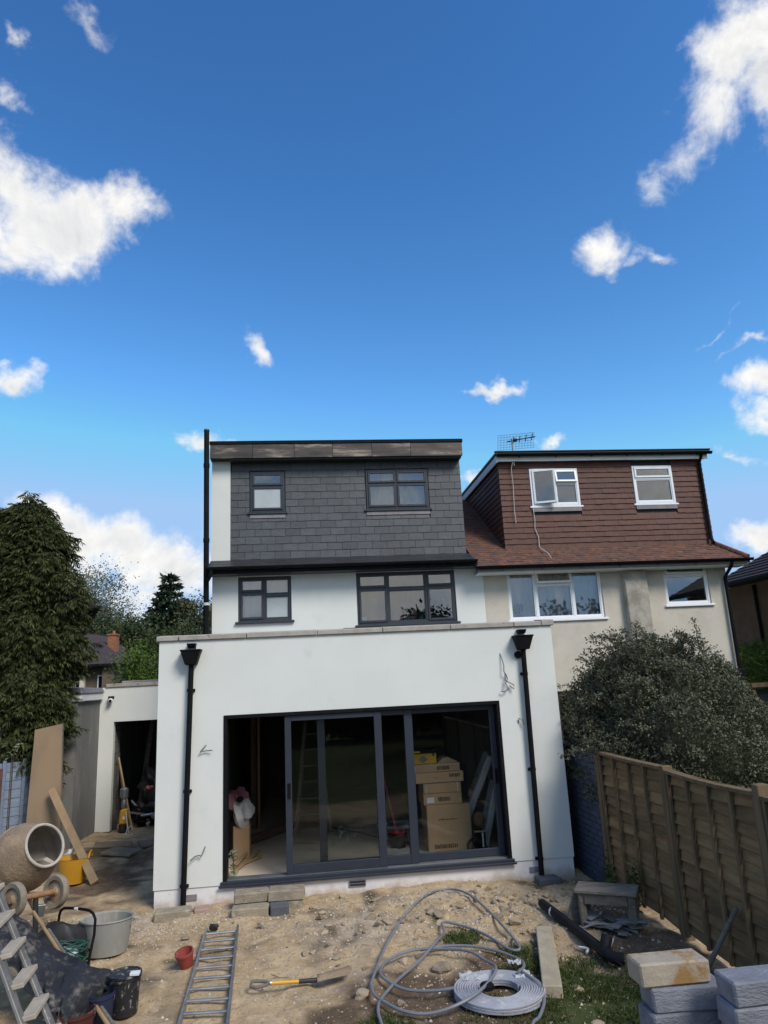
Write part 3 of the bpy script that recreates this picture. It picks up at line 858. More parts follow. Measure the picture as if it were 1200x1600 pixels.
gutter(HX0 - .09, 3.34, 13.135, 4.872, BLACKP, house)
MB().tube([(HX0 + .03, 13.135, 4.83), (HX0 + .03, 13.135, 4.74), (HX0 - .06, 13.36, 4.66)], .034, 10).build('gutter_outlet', BLACKP, house, smooth=True)

# gable pilaster, dormer core with its window openings
wall_holes(HX0 - .045, -1.44, 4.95, 7.13, DY - .03, 21, []).build('gable_pilaster', MINT, house)
DW1 = (-1.051, -.362, 6.060, 6.906); DW2 = (1.290, 2.585, 6.070, 6.911)
wall_holes(-1.44, 3.285, 4.94, 7.12, DY + .03, DY + .16, [DW1, DW2]).build('dormer_wall', BLACKM, house)
bx('dormer_cheek', SLATE, house, 3.16, 3.284, DY + .16, 21, 4.94, 7.12)
bx('dormer_roof', BLACKM, house, HX0 - .06, 3.296, 13.52, 21, 7.125, 7.40)
bx('dormer_partition', GREYIN, house, -1.44, 3.16, 15.6, 15.7, 4.94, 7.12)
bx('dormer_soffit', BLACKM, house, -1.44, 3.28, 13.53, DY + .03, 7.085, 7.118)
fx = [HX0 - .06, -.98, -.15, .62, 1.42, 2.22, 3.305]
for a, b in zip(fx[:-1], fx[1:]):
    MB().box(a + .002, b - .002, 13.490 + random.uniform(-.003, .003), 13.516, 7.118, 7.402).build('fascia_panel', BRONZE, house, bevel=.004)
bx('roof_trim', BLACKP, house, HX0 - .07, 3.32, 13.475, 13.56, 7.404, 7.478, .008)
# hung slates, thirteen staggered courses
ROWS = 13
zb, ztop = 5.115, 7.085
rh = (ztop - zb) / ROWS
def subtract(rects, hole):
    out = []
    for a, b, c, d in rects:
        ha, hb, hc, hd = hole
        if b <= ha or a >= hb or d <= hc or c >= hd: out.append((a, b, c, d)); continue
        if a < ha: out.append((a, ha, c, d))
        if b > hb: out.append((hb, b, c, d))
        a2, b2 = max(a, ha), min(b, hb)
        if c < hc: out.append((a2, b2, c, hc))
        if d > hd: out.append((a2, b2, hd, d))
    return [q for q in out if q[1] - q[0] > .02 and q[3] - q[2] > .02]
leadz = .075
for r in range(ROWS):
    x = -1.437 - (.15 if r % 2 else 0) + random.uniform(-.02, .02)
    while x < 3.285:
        x1 = x + .298 + random.uniform(-.012, .012)
        rects = [(max(x, -1.437), min(x1, 3.285), zb + r * rh, zb + (r + 1) * rh)]
        if rects[0][1] - rects[0][0] > .02:
            for h in (DW1, DW2):
                rects = subtract(rects, (h[0] - .012, h[1] + .012, h[2] - .05 - leadz, h[3] + .012))
            for a, b, c, d in rects:
                j = random.uniform(-.003, .003); tl = random.uniform(-.004, .004)
                yo = DY - .001 + random.uniform(-.002, .002)
                c2 = c + j - .004
                MB().hexa([(a + .003, yo, c2 + tl), (b - .003, yo, c2 - tl), (b - .003, DY + .029, c2 - tl), (a + .003, DY + .029, c2 + tl),
                           (a + .003, DY + .009, d + .002), (b - .003, DY + .009, d + .002), (b - .003, DY + .029, d + .002), (a + .003, DY + .029, d + .002)]).build('slate', SLATE, house)
        x = x1
for h in (DW1, DW2):
    n = 1 if h is DW1 else 2
    for k in range(n):
        a = h[0] - .01 + (h[1] - h[0] + .02) * k / n; b = h[0] - .01 + (h[1] - h[0] + .02) * (k + 1) / n
        MB().box(a + .001, b - .001, DY - .008, DY + .029, h[2] - .05 - leadz + .002, h[2] - .046).build('lead_flashing', LEAD, house, bevel=.003)
window(house, *DW1, DY - .012, [(1, [(.37, 1), (1, 1)])], ANTH, opaque=(1,), sill_out=.022)
window(house, *DW2, DY - .012, [(.485, [(.36, 1), (1, 1)]), (1, [(.36, 1), (1, 1)])], ANTH, sill_out=.022)
for x0, x1 in ((1.33, 1.93), (1.95, 2.55)):
    m = MB()
    N = 26
    vs = []
    for k in range(N + 1):
        a = x0 + (x1 - x0) * k / N
        yy = DY + .15 + .02 * math.sin(k * 1.9) + .008 * math.sin(k * 4.1)
        vs += [(a, yy, 6.10), (a, yy, 6.88)]
    m.add(vs, [(2 * k, 2 * k + 2, 2 * k + 3, 2 * k + 1) for k in range(N)])
    m.build('curtain', CURTAIN, house, smooth=True)
# soil pipe on the corner
m = MB().tube([(-1.845, 13.42, -.2), (-1.845, 13.42, 3.7), (-1.875, 13.42, 7.665)], .052, 14)
sp = m.build('soil_pipe', BLACKP, house, smooth=True)
for z in (4.05, 5.45, 6.95):
    xx = -1.845 - .03 * max(0, (z - 3.7) / 3.96)
    MB().tube([(xx, 13.42, z - .04), (xx, 13.42, z + .04)], .06, 14).build('collar', BLACKP, sp, smooth=True)
MB().tube([(-1.845, 13.42, 4.20), (-1.846, 13.42, 4.25)], .066, 12).build('tape_wrap', CABLEW, sp, smooth=True)
MB().tube([(-1.875, 13.42, 7.666), (-1.875, 13.42, 7.70)], [.058, .05], 14).build('vent_cowl', BLACKM, sp, smooth=True)

# things standing on the inner sill of the bedroom window
def sill_thing(name, label, cat, mb, mat, grp=None):
    return tag(mb.build(name, mat), label, cat, grp)
sy = HY + .17
bx('inner_sill', WHITEP, house, W2[0], W2[1], HY + .105, HY + .30, 3.70, 3.745)
sill_thing('storage_box', 'grey storage box on the bedroom window sill of the mint house', 'box', MB().box(1.92, 2.16, sy - .05, sy + .09, 3.746, 3.87), GREYI)
sill_thing('toy', 'pink round toy on the grey box behind the bedroom window', 'toy', MB().blob((2.13, sy + .02, 3.93), .06, 3, 2, .2), PINKI)
sill_thing('jar', 'blue jar on the bedroom window sill beside the grey box', 'jar', MB().lathe([(.05, 3.746), (.06, 3.80), (.06, 3.86), (.04, 3.88), (0, 3.88)], 14, Matrix.Translation((2.27, sy, 0))), BLUEG)
sill_thing('picture_frame', 'small white framed card at the left end of the bedroom window sill', 'picture frame', MB().box(1.09, 1.19, sy, sy + .02, 3.746, 3.90).box(1.10, 1.27, sy - .05, sy + .05, 3.746, 3.80), WHITEL)
t = thing('table_lamp', 'dark cone shaded lamp behind the right pane of the bedroom window', 'lamp', (2.72, sy + .12, 3.75))
MB().lathe([(.05, 3.75), (.02, 3.78), (.012, 4.0)], 14, Matrix.Translation((2.72, sy + .12, 0))).build('stem', BLACKM, t, smooth=True)
MB().lathe([(.10, 4.0), (.035, 4.22), (0, 4.22)], 18, Matrix.Translation((2.72, sy + .12, 0))).build('lamp_shade', BLACKM, t, smooth=True)

# ------------------------------------------------------------------ side outbuilding with the open doorway
SY = 15.0
side = thing('outbuilding', 'low white rendered side building with a dark open doorway and a grey rendered flank', 'outbuilding', (-3.0, SY, 0))
wall_holes(-4.125, HX0 - .002, .10, 2.800, SY, SY + .14, [(-3.845, -2.10, .10, 2.131)]).build('front_wall', MINT, side)
bx('footing', BLOCKM, side, -4.12, -3.86, SY + .01, SY + .14, -.3, .0995)
x = -4.02
for wd in (.95, .98, .32):
    MB().box(x + .004, x + wd - .004, SY - .03, SY + .28, 2.803, 2.872).build('coping_stone', COPING, side, bevel=.006)
    x += wd
bx('flank_wall', GREYR, side, -4.42, -4.13, 13.60, 20, -.3, 2.56)
bx('flank_fascia', WHITEP, side, -4.45, -4.06, 13.56, SY - .035, 2.575, 2.705, .006)
MB().hexa([(-4.48, 13.52, 2.706), (-4.03, 13.52, 2.706), (-4.03, SY - .034, 2.706), (-4.48, SY - .034, 2.706),
           (-4.48, 13.52, 2.83), (-4.08, 13.52, 2.81), (-4.08, SY - .034, 2.80), (-4.48, SY - .034, 2.83)]).build('lead_roll', LEAD, side, bevel=.012)
bx('roof_deck', BLACKM, side, -4.12, HX0 - .01, SY + .29, 19.9, 2.62, 2.76)
bx('roof_kerb', COPING, side, -4.12, -1.80, 16.6, 16.8, 2.78, 2.94, .01)
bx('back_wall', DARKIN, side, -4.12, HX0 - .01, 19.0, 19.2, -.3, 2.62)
for r in range(10):
    for q in range(2):
        y0 = SY + .145 + q * .22 - (.06 if r % 2 and q else 0)
        MB().box(-4.05, -3.845 + random.uniform(-.004, .004), y0 + .004, y0 + .214, .0 + r * .215 + .004, .215 + r * .215 - .004).build('concrete_block', BLOCKM, side, bevel=.004)
# camera on the outbuilding wall
t = thing('security_camera', 'small white dome camera fixed high on the outbuilding wall', 'security camera', (-3.90, SY, 2.52))
MB().box(-3.95, -3.85, SY - .10, SY - .002, 2.585, 2.63).build('mount', BLACKP, t, bevel=.006)
MB().blob((-3.90, SY - .09, 2.545), .052, 1, 2, 0.02).build('dome', CAMW, t, smooth=True)
MB().lathe([(.028, 0), (.02, .02), (0, .02)], 12, Matrix.Translation((-3.895, SY - .135, 2.54)) @ Matrix.Rotation(R(95), 4, 'X')).build('lens', BLACKP, t, smooth=True)

# ------------------------------------------------------------------ the neighbour's half of the pair
NX0, NX1 = 3.545, 8.70
nb = thing('house', 'cream pebbledashed house with a brown tile hung dormer and white windows', 'house', (6.1, HY, 0))
N1 = (4.020, 5.985, 3.690, 4.742); N2 = (7.322, 8.290, 3.880, 4.715); ND = (4.80, 5.62, .02, 2.30)
wall_holes(NX0, NX1, -.3, 4.78, HY + .004, HY + .25, [N1, N2, ND]).build('rear_wall', PEBBLE, nb)
bx('side_wall', PEBBLE, nb, NX1 - .25, NX1, HY + .25, 21, -.3, 4.78)
bx('party_wall', GREYIN, nb, NX0, NX0 + .1, HY + .25, 20.9, -.3, 4.78)
bx('back_wall', GREYIN, nb, NX0, NX1, 20.9, 21.1, -.3, 7.0)
bx('upper_floor', GREYIN, nb, NX0 + .1, NX1 - .25, HY + .25, 20.9, 2.6, 2.9)
bx('loft_floor', GREYIN, nb, NX0 + .1, NX1 - .25, HY + .25, 20.9, 4.79, 4.9)
bx('bedroom_wall', GREYIN, nb, NX0 + .1, NX1 - .25, 16.2, 16.3, 2.9, 4.79)
bx('ground_room_wall', DARKIN, nb, NX0 + .1, NX1 - .25, 15.2, 15.3, -.3, 2.6)
MB().box(6.415, 6.885, HY - .15, HY + .003, -.3, 4.76).build('chimney_breast', PILLARM, nb, bevel=.012)
UC = UPVC
window(nb, *N1, HY + .03, [(.295, [(1, 0)]), (.685, [(.33, 12), (1, 0)]), (1, [(1, 0)])], UC, sill_out=.07)
window(nb, *N2, HY + .03, [(1, [(.27, 14), (1, 0)])], UC, sill_out=.07)
window(nb, *ND, HY + .04, [(1, [(1, 0)])], ANTH, sill=False)
# tile hung dormer
NDX0, NDX1, NDY, NDZ0, NDZ1 = 4.150, 8.720, 13.85, 5.17, 7.05
NW1 = (4.80, 5.865, 6.085, 6.905); NW2 = (7.10, 8.01, 6.090, 6.935)
wall_holes(NDX0 + .02, NDX1 - .02, 4.9, 7.08, NDY + .03, NDY + .15, [NW1, NW2]).build('dormer_wall', BLACKM, nb)
bx('dormer_partition', GREYIN, nb, NDX0 + .1, NDX1 - .1, 15.6, 15.7, 4.9, 7.08)
CN = 16
ch = (NDZ1 - NDZ0) / CN
for r in range(CN):
    z0, z1 = NDZ0 + r * ch, NDZ0 + (r + 1) * ch
    segs = [(NDX0 - .012, NDX1 + .015)]
    for h in (NW1, NW2):
        if z1 > h[2] - .13 and z0 < h[3] + .01:
            ns = []
            for a, b in segs:
                if h[0] > a and h[1] < b: ns += [(a, h[0] - .008), (h[1] + .008, b)]
                else: ns.append((a, b))
            segs = ns
    for a, b in segs:
        m = MB()
        x = a - (.085 if r % 2 else 0)
        while x < b:
            xa, xb = max(x, a), min(x + .168, b)
            if xb - xa > .012:
                yo = NDY - .011 + random.uniform(-.004, .004); dz = random.uniform(-.004, .004)
                m.hexa([(xa + .001, yo, z0 - .006 + dz), (xb - .001, yo, z0 - .006 + dz), (xb - .001, NDY + .02, z0 - .006 + dz), (xa + .001, NDY + .02, z0 - .006 + dz),
                        (xa + .001, NDY + .008, z1 + .012), (xb - .001, NDY + .008, z1 + .012), (xb - .001, NDY + .026, z1 + .012), (xa + .001, NDY + .026, z1 + .012)])
            x += .168
        kind(m.build('tile_course', TILER, nb), 'stuff')
for h in (NW1, NW2):
    bx('lead_flashing', LEAD, nb, h[0] - .005, h[1] + .005, NDY - .028, NDY + .02, h[2] - .125, h[2] - .048)
window(nb, *NW1, NDY - .02, [(.5, [(1, ('c', -16))]), (1, [(.40, 10), (1, 0)])], UC, sill_out=.012)
window(nb, *NW2, NDY - .02, [(1, [(.34, 1), (1, 0)])], UC, sill_out=.012)
# roof slope and the tiled cheek
SL = .62
def roof_z(y): return NDZ0 + (y - NDY) * SL
YE = 13.14
CHB = NDY + (NDZ1 - NDZ0) / SL
m = MB().add([(3.33, YE, roof_z(YE) - .03), (9.0, YE, roof_z(YE) - .03), (8.72, NDY + .1, roof_z(NDY + .1) - .03), (8.72, CHB, roof_z(CHB) - .04), (3.33, CHB, roof_z(CHB) - .04),
              (3.33, YE, roof_z(YE) - .10), (9.0, YE, roof_z(YE) - .10), (8.72, NDY + .1, roof_z(NDY + .1) - .10), (8.72, CHB, roof_z(CHB) - .2), (3.33, CHB, roof_z(CHB) - .2)],
             [(0, 1, 2, 3, 4), (9, 8, 7, 6, 5), (0, 5, 6, 1), (1, 6, 7, 2), (2, 7, 8, 3), (3, 8, 9, 4), (4, 9, 5, 0)])
m.build('roof_deck', BLACKM, nb)
def roof_tiles(name, x0, x1, y0, y1, clip, parent):
    m = MB(); tints = []
    g = .088
    r = 0
    y = y0
    while y < y1:
        x = x0 - (.083 if r % 2 else 0)
        while x < x1:
            xa, xb = max(x, x0), min(x + .166, x1)
            if xb - xa > .02 and clip((xa + xb) / 2, y):
                dz = random.uniform(-.004, .007); s = random.uniform(-.006, .006)
                za = roof_z(y) + .012 + dz; zc = roof_z(y + g * 1.15) - .004
                m.hexa([(xa + .002, y, za - .014 + s), (xb - .002, y, za - .014 - s), (xb - .002, y + g * 1.15, zc - .02), (xa + .002, y + g * 1.15, zc - .02),
                        (xa + .002, y, za + s), (xb - .002, y, za - s), (xb - .002, y + g * 1.15, zc), (xa + .002, y + g * 1.15, zc)])
                tints += [random.random() ** 1.5] * 6
            x += .166
        y += g; r += 1
    o = m.build(name, ROOFT, parent)
    at = o.data.attributes.new('tint', 'FLOAT', 'FACE'); at.data.foreach_set('value', np.array(tints, 'f'))
    return kind(o, 'stuff')
roof_tiles('roof_tiles', 3.335, 9.0, YE - .02, NDY - .02, lambda x, y: x < 9.0 - (y - YE) * .40, nb)
roof_tiles('roof_tiles', 3.335, NDX0 + .01, NDY - .01, CHB - .1, lambda x, y: True, nb)
# right-hand return of the roof, below the dormer's far corner
m = MB().hexa([(9.0, YE, roof_z(YE)), (9.02, YE + .02, roof_z(YE)), (9.02, 20, roof_z(YE)), (9.0, 20, roof_z(YE)),
               (8.72, NDY - .02, roof_z(NDY)), (8.73, NDY, roof_z(NDY)), (8.73, 20, roof_z(NDY) + .3), (8.72, 20, roof_z(NDY) + .3)])
m.build('roof_return', ROOFT, nb)
# hip bonnets
for k in range(7):
    f = k / 6.5
    x = 8.98 - f * .28; y = YE + .02 + f * .70
    MB().tube([(x, y, roof_z(y) + .015), (x - .05, y + .125, roof_z(y + .125) + .03)], [.062, .045], 8).build('hip_tile', ROOFT, nb, smooth=True)
for r in range(CN):
    z0, z1 = NDZ0 + r * ch, NDZ0 + (r + 1) * ch
    yb = NDY + (z0 - NDZ0) / SL
    yb2 = NDY + (z1 - NDZ0) / SL
    MB().hexa([(NDX0 - .02, NDY + .001, z0 - .005), (NDX0 + .02, NDY + .001, z0 - .005), (NDX0 + .02, yb + .05, z0 - .005), (NDX0 - .02, yb + .05, z0 - .005),
               (NDX0 - .002, NDY + .001, z1 + .004), (NDX0 + .02, NDY + .001, z1 + .004), (NDX0 + .02, yb2 + .05, z1 + .004), (NDX0 - .002, yb2 + .05, z1 + .004)]).build('cheek_course', TILER, nb)
# (built back to front the courses stop on the roof slope)
bx('dormer_core', BLACKM, nb, NDX0 + .021, NDX0 + .1, NDY + .15, 17.2, 4.9, 7.06)
bx('dormer_cheek', TILER, nb, NDX1 - .1, NDX1 + .012, NDY + .02, 20, 4.95, 7.06)
# flat roof with white fascia and black edge
bx('fascia_board', WHITEP, nb, NDX0 - .05, NDX1 + .10, NDY - .13, NDY - .105, 7.045, 7.165, .004)
bx('soffit', WHITEP, nb, NDX0 - .05, NDX1 + .10, NDY - .104, NDY + .02, 7.075, 7.09)
bx('verge_board', WHITEP, nb, NDX0 - .075, NDX0 - .052, NDY - .13, 17.1, 7.02, 7.17, .004)
bx('flat_roof', BLACKM, nb, NDX0 - .10, NDX1 + .16, NDY - .17, 20, 7.175, 7.235, .008)
gutter(NDX0 - .08, NDX1 + .17, NDY - .19, 7.185, BLACKP, nb)
bx('roof_edge', BLACKM, nb, NDX0 - .11, NDX1 + .17, NDY - .19, NDY - .12, 7.236, 7.262, .008)
MB().tube([(8.66, NDY - .19, 7.13), (8.66, NDY - .05, 6.98), (8.645, NDY - .06, 5.30), (8.63, NDY - .16, 5.16)], .034, 10).build('downpipe', BLACKP, nb, smooth=True)
# eaves
bx('eaves_fascia', WHITEP, nb, 3.365, 8.98, YE + .05, YE + .07, 4.60, 4.715, .004)
bx('eaves_soffit', WHITEP, nb, 3.365, 8.98, YE + .071, HY + .003, 4.60, 4.625)
gutter(3.345, 9.06, YE - .005, 4.735, BLACKP, nb)
dp = MB().tube([(8.60, YE, 4.68), (8.60, YE + .02, 4.60), (8.62, HY - .07, 4.40), (8.60, HY - .07, -.2)], .036, 12).build('downpipe', BLACKP, nb, smooth=True)
MB().tube([(8.16, HY - .07, 2.52), (8.58, HY - .07, 2.50)], .03, 10).build('waste_pipe', BLACKP, nb, smooth=True)
MB().tube([(8.16, HY - .04, 2.70), (8.36, HY - .07, 2.55)], .026, 10).build('waste_pipe', BLACKP, nb, smooth=True)
MB().box(8.48, 8.72, HY - .14, HY - .002, 2.40, 2.56).build('hopper', BLACKP, nb, bevel=.02)
MB().tube([(4.80, NDY - .03, 6.05), (4.815, NDY - .04, 5.8), (4.80, NDY - .03, 5.6), (4.86, NDY - .03, 5.42), (4.85, NDY - .05, 5.2), (4.88, 13.4, 4.99), (4.86, 13.2, 4.86)], .007, 5).build('loose_cable', CABLEW, nb, smooth=True)
# aerial
t = thing('tv_aerial', 'television aerial with a wire grid reflector on the edge of the flat roof', 'aerial', (4.45, 13.75, 7.26))
MB().tube([(4.46, 13.75, 6.95), (4.46, 13.75, 7.56)], .014, 8).build('mast', ALUD, t, smooth=True)
MB().tube([(4.36, 13.78, 7.50), (4.94, 13.62, 7.555)], .012, 6).build('boom', BLACKP, t, smooth=True)
m = MB()
for k in range(13):
    a = 4.12 + k * .066
    m.tube([(a, 13.70, 7.28 + k * .005), (a + .01, 13.62, 7.58 + k * .006)], .0035, 4)
for k in range(7):
    f = k / 6
    m.tube([(4.12, 13.70 - .08 * f, 7.28 + .30 * f), (4.92, 13.70 - .08 * f, 7.34 + .31 * f)], .0035, 4)
kind(m.build('reflector_grid', ALUD, t), 'stuff')
for k in range(4):
    x = 4.48 + k * .125
    MB().tube([(x, 13.75 - k * .04, 7.44 + k * .012), (x + .02, 13.70 - k * .04, 7.58 + k * .012)], .009, 5).build('element', BLACKP, t)
MB().box(4.49, 4.57, 13.70, 13.77, 7.48, 7.55).build('junction_box', BLACKP, t, bevel=.01)
MB().tube([(4.46, 13.73, 7.45), (4.45, 13.72, 7.10), (4.40, 13.78, 6.9), (4.415, 13.80, 6.5), (4.39, 13.80, 6.0), (4.40, 13.80, 5.72)], .006, 5).build('cable', CABLEW, t, smooth=True)
# flowers in the neighbour's window
for k, (x, lab) in enumerate(((4.25, 'dried pink flowers in a pot at the left pane of the cream house'), (4.72, 'dried red flowers in a pot behind the middle pane of the cream house'))):
    t = thing('flower_pot', lab, 'flowers', (x, HY + .18, 3.70))
    MB().lathe([(.05, 3.70), (.065, 3.80), (0, 3.80)], 12, Matrix.Translation((x, HY + .18, 0))).build('pot', TERRA, t, smooth=True)
    m = MB()
    rr = random.Random(k)
    for q in range(26):
        m.blob((x + rr.uniform(-.12, .12), HY + .18 + rr.uniform(-.05, .05), 3.86 + rr.uniform(-.04, .16)), rr.uniform(.015, .028), q, 1, .3)
    kind(m.build('flowers', FLOWM, t), 'stuff')
bx('inner_sill', WHITEP, nb, N1[0], N1[1], HY + .105, HY + .27, 3.66, 3.70)
m = MB()
vs = []
N = 60
for k in range(N + 1):
    a = N1[0] + .02 + (N1[1] - N1[0] - .04) * k / N
    yy = HY + .30 + .018 * math.sin(k * 1.7)
    vs += [(a, yy, 3.72), (a, yy, 4.70)]
m.add(vs, [(2 * k, 2 * k + 2, 2 * k + 3, 2 * k + 1) for k in range(N)])
m.build('net_curtain', CURTAIN, nb, smooth=True)

# ------------------------------------------------------------------ houses beyond
rh_ = thing('house', 'brown pebbledashed house with a dark tiled roof beyond the cream house on the right', 'house', (14, 12, 0))
bx('wall', BROWND, rh_, 11.6, 18, 7.0, 18.35, -.3, 4.66)
m = MB().hexa([(11.2, 6.6, 4.72), (18.4, 6.6, 4.72), (18.4, 18.55, 4.72), (11.2, 18.55, 4.72), (14.6, 10.2, 7.0), (15.0, 10.2, 7.0), (15.0, 14.95, 7.0), (14.6, 14.95, 7.0)])
m.build('roof', ROOFD, rh_)
bx('gutter', BLACKP, rh_, 11.09, 11.19, 6.6, 18.6, 4.62, 4.73, .02)
bx('soffit', BLACKM, rh_, 11.2, 11.6, 6.6, 18.5, 4.665, 4.715)
for k in range(24):
    f = (k + .5) / 24
    q = lambda dx, y0, y1, dz: [(11.18 + dx + 3.4 * f, 6.6 + y0 + 3.6 * f, 4.73 + dz + 2.28 * f), (11.20 + dx + 3.4 * f, 6.6 + y0 + 3.6 * f, 4.73 + dz + 2.28 * f), (11.20 + dx + 3.4 * f, 18.55 - y1 - 3.6 * f, 4.73 + dz + 2.28 * f), (11.18 + dx + 3.4 * f, 18.55 - y1 - 3.6 * f, 4.73 + dz + 2.28 * f)]
    MB().hexa(q(0, -.02, -.02, 0) + q(.07, .05, .05, .035)).build('tile_course', ROOFD, rh_)
w_ = bx('window', UPVC, rh_, 11.54, 11.605, 15.2, 16.4, 2.5, 3.9, .01)
bx('pane', GLASS, w_, 11.535, 11.5395, 15.28, 16.32, 2.58, 3.82)
MB().tube([(11.55, 16.9, 4.6), (11.55, 16.9, 0)], .04, 8).build('downpipe', BLACKP, rh_, smooth=True)

fh = thing('house', 'brown house whose dark eaves jut out beside the tall conifer', 'house', (-6.32, 20.5, 0))
bx('wall', BROWND, fh, -14, -6.32, 20.5, 30, -.3, 5.0)
MB().hexa([(-14.5, 20.0, 5.05), (-5.92, 20.0, 5.05), (-5.92, 30.5, 5.05), (-14.5, 30.5, 5.05), (-11, 24, 7.6), (-9, 24, 7.6), (-9, 27, 7.6), (-11, 27, 7.6)]).build('roof', ROOFD, fh)
bx('soffit', WHITEP, fh, -14.4, -6.02, 20.1, 30.4, 4.99, 5.045)
MB().tube([(-14.5, 19.96, 5.0), (-5.86, 19.96, 5.0)], .07, 8).build('gutter', BLACKP, fh, smooth=True)
MB().tube([(-5.86, 19.96, 5.0), (-5.86, 30.5, 5.0)], .07, 8).build('gutter', BLACKP, fh, smooth=True)
MB().tube([(-6.0, 20.1, 4.95), (-6.26, 20.42, 4.65), (-6.26, 20.42, 0)], .045, 8).build('downpipe', BLACKP, fh, smooth=True)

fh.rotation_euler = (0, 0, R(19))
sh = thing('house', 'small distant brown house with an orange brick chimney', 'house', (-11, 40, 0))
bx('wall', BROWND, sh, -13.2, -9.72, 38, 46, -.3, 4.10)
bx('corner_wall', PEBBLE, sh, -11.6, -11.2, 37.7, 37.99, -.3, 4.1)
MB().hexa([(-14, 37.4, 4.1), (-9.3, 37.4, 4.1), (-9.3, 46.4, 4.1), (-14, 46.4, 4.1), (-12.2, 41, 5.9), (-11.6, 41, 5.9), (-11.6, 43, 5.9), (-12.2, 43, 5.9)]).build('roof', ROOFD, sh)
bx('gutter', BLACKP, sh, -14.05, -9.25, 37.28, 37.39, 4.02, 4.14)
c = bx('chimney', CHIMB, sh, -10.68, -10.22, 39.7, 40.3, 4.0, 5.70, .01)
bx('chimney_cap', CHIMB, c, -10.72, -10.18, 39.66, 40.34, 5.701, 5.80, .01)
MB().lathe([(.09, 5.80), (.07, 5.98), (0, 5.98)], 10, Matrix.Translation((-10.43, 40, 0))).build('chimney_pot', TERRA, c, smooth=True)
bx('chimney_stack', BROWND, sh, -10.3, -9.75, 37.6, 37.99, -.3, 4.05)
w_ = bx('window', UPVC, sh, -10.62, -10.16, 37.94, 38.02, 2.85, 3.60, .01)
bx('pane', BLACKP, w_, -10.55, -10.23, 37.93, 37.939, 2.92, 3.53)

# ------------------------------------------------------------------ foliage
def leaf_obj(name, B, Dr, L, Wd, mat, parent=None, tint=None, rng=RNG, bend=None):
    """n leaves: base points B, unit directions Dr, lengths L, widths Wd, each a four-point blade"""
    n = len(B)
    rv = rng.normal(size=(n, 3))
    s = np.cross(Dr, rv); s /= np.linalg.norm(s, axis=1, keepdims=True) + 1e-9
    L = np.broadcast_to(np.asarray(L, float), (n,))[:, None]; Wd = np.broadcast_to(np.asarray(Wd, float), (n,))[:, None]
    mid = B + Dr * L * .5
    tip = B + Dr * L
    if bend is not None: tip = tip + np.asarray(bend) * L
    co = np.stack([B, mid + s * Wd * .5, tip, mid - s * Wd * .5], 1).reshape(-1, 3)
    o = mesh_quads(name, co, mat, parent)
    if tint is None: tint = rng.random(n) ** 2
    at = o.data.attributes.new('tint', 'FLOAT', 'FACE'); at.data.foreach_set('value', np.asarray(tint, 'f'))
    return o

def mesh_quads(name, co, mat, parent):
    n = len(co) // 4
    L = ORG.get(parent.name, Vector()) if parent is not None else Vector()
    co = (co - np.array(L)).astype('f')
    me = bpy.data.meshes.new(name)
    me.vertices.add(len(co)); me.vertices.foreach_set('co', co.ravel())
    me.loops.add(n * 4); me.loops.foreach_set('vertex_index', np.arange(n * 4, dtype='i'))
    me.polygons.add(n); me.polygons.foreach_set('loop_start', np.arange(n, dtype='i') * 4)
    me.update(calc_edges=True)
    me.materials.append(mat)
    o = bpy.data.objects.new(name, me); COL.objects.link(o)
    if parent is not None:
        o.parent = parent; ORG[o.name] = L.copy()
    return o

def unit(v):
    return v / (np.linalg.norm(v, axis=-1, keepdims=True) + 1e-9)

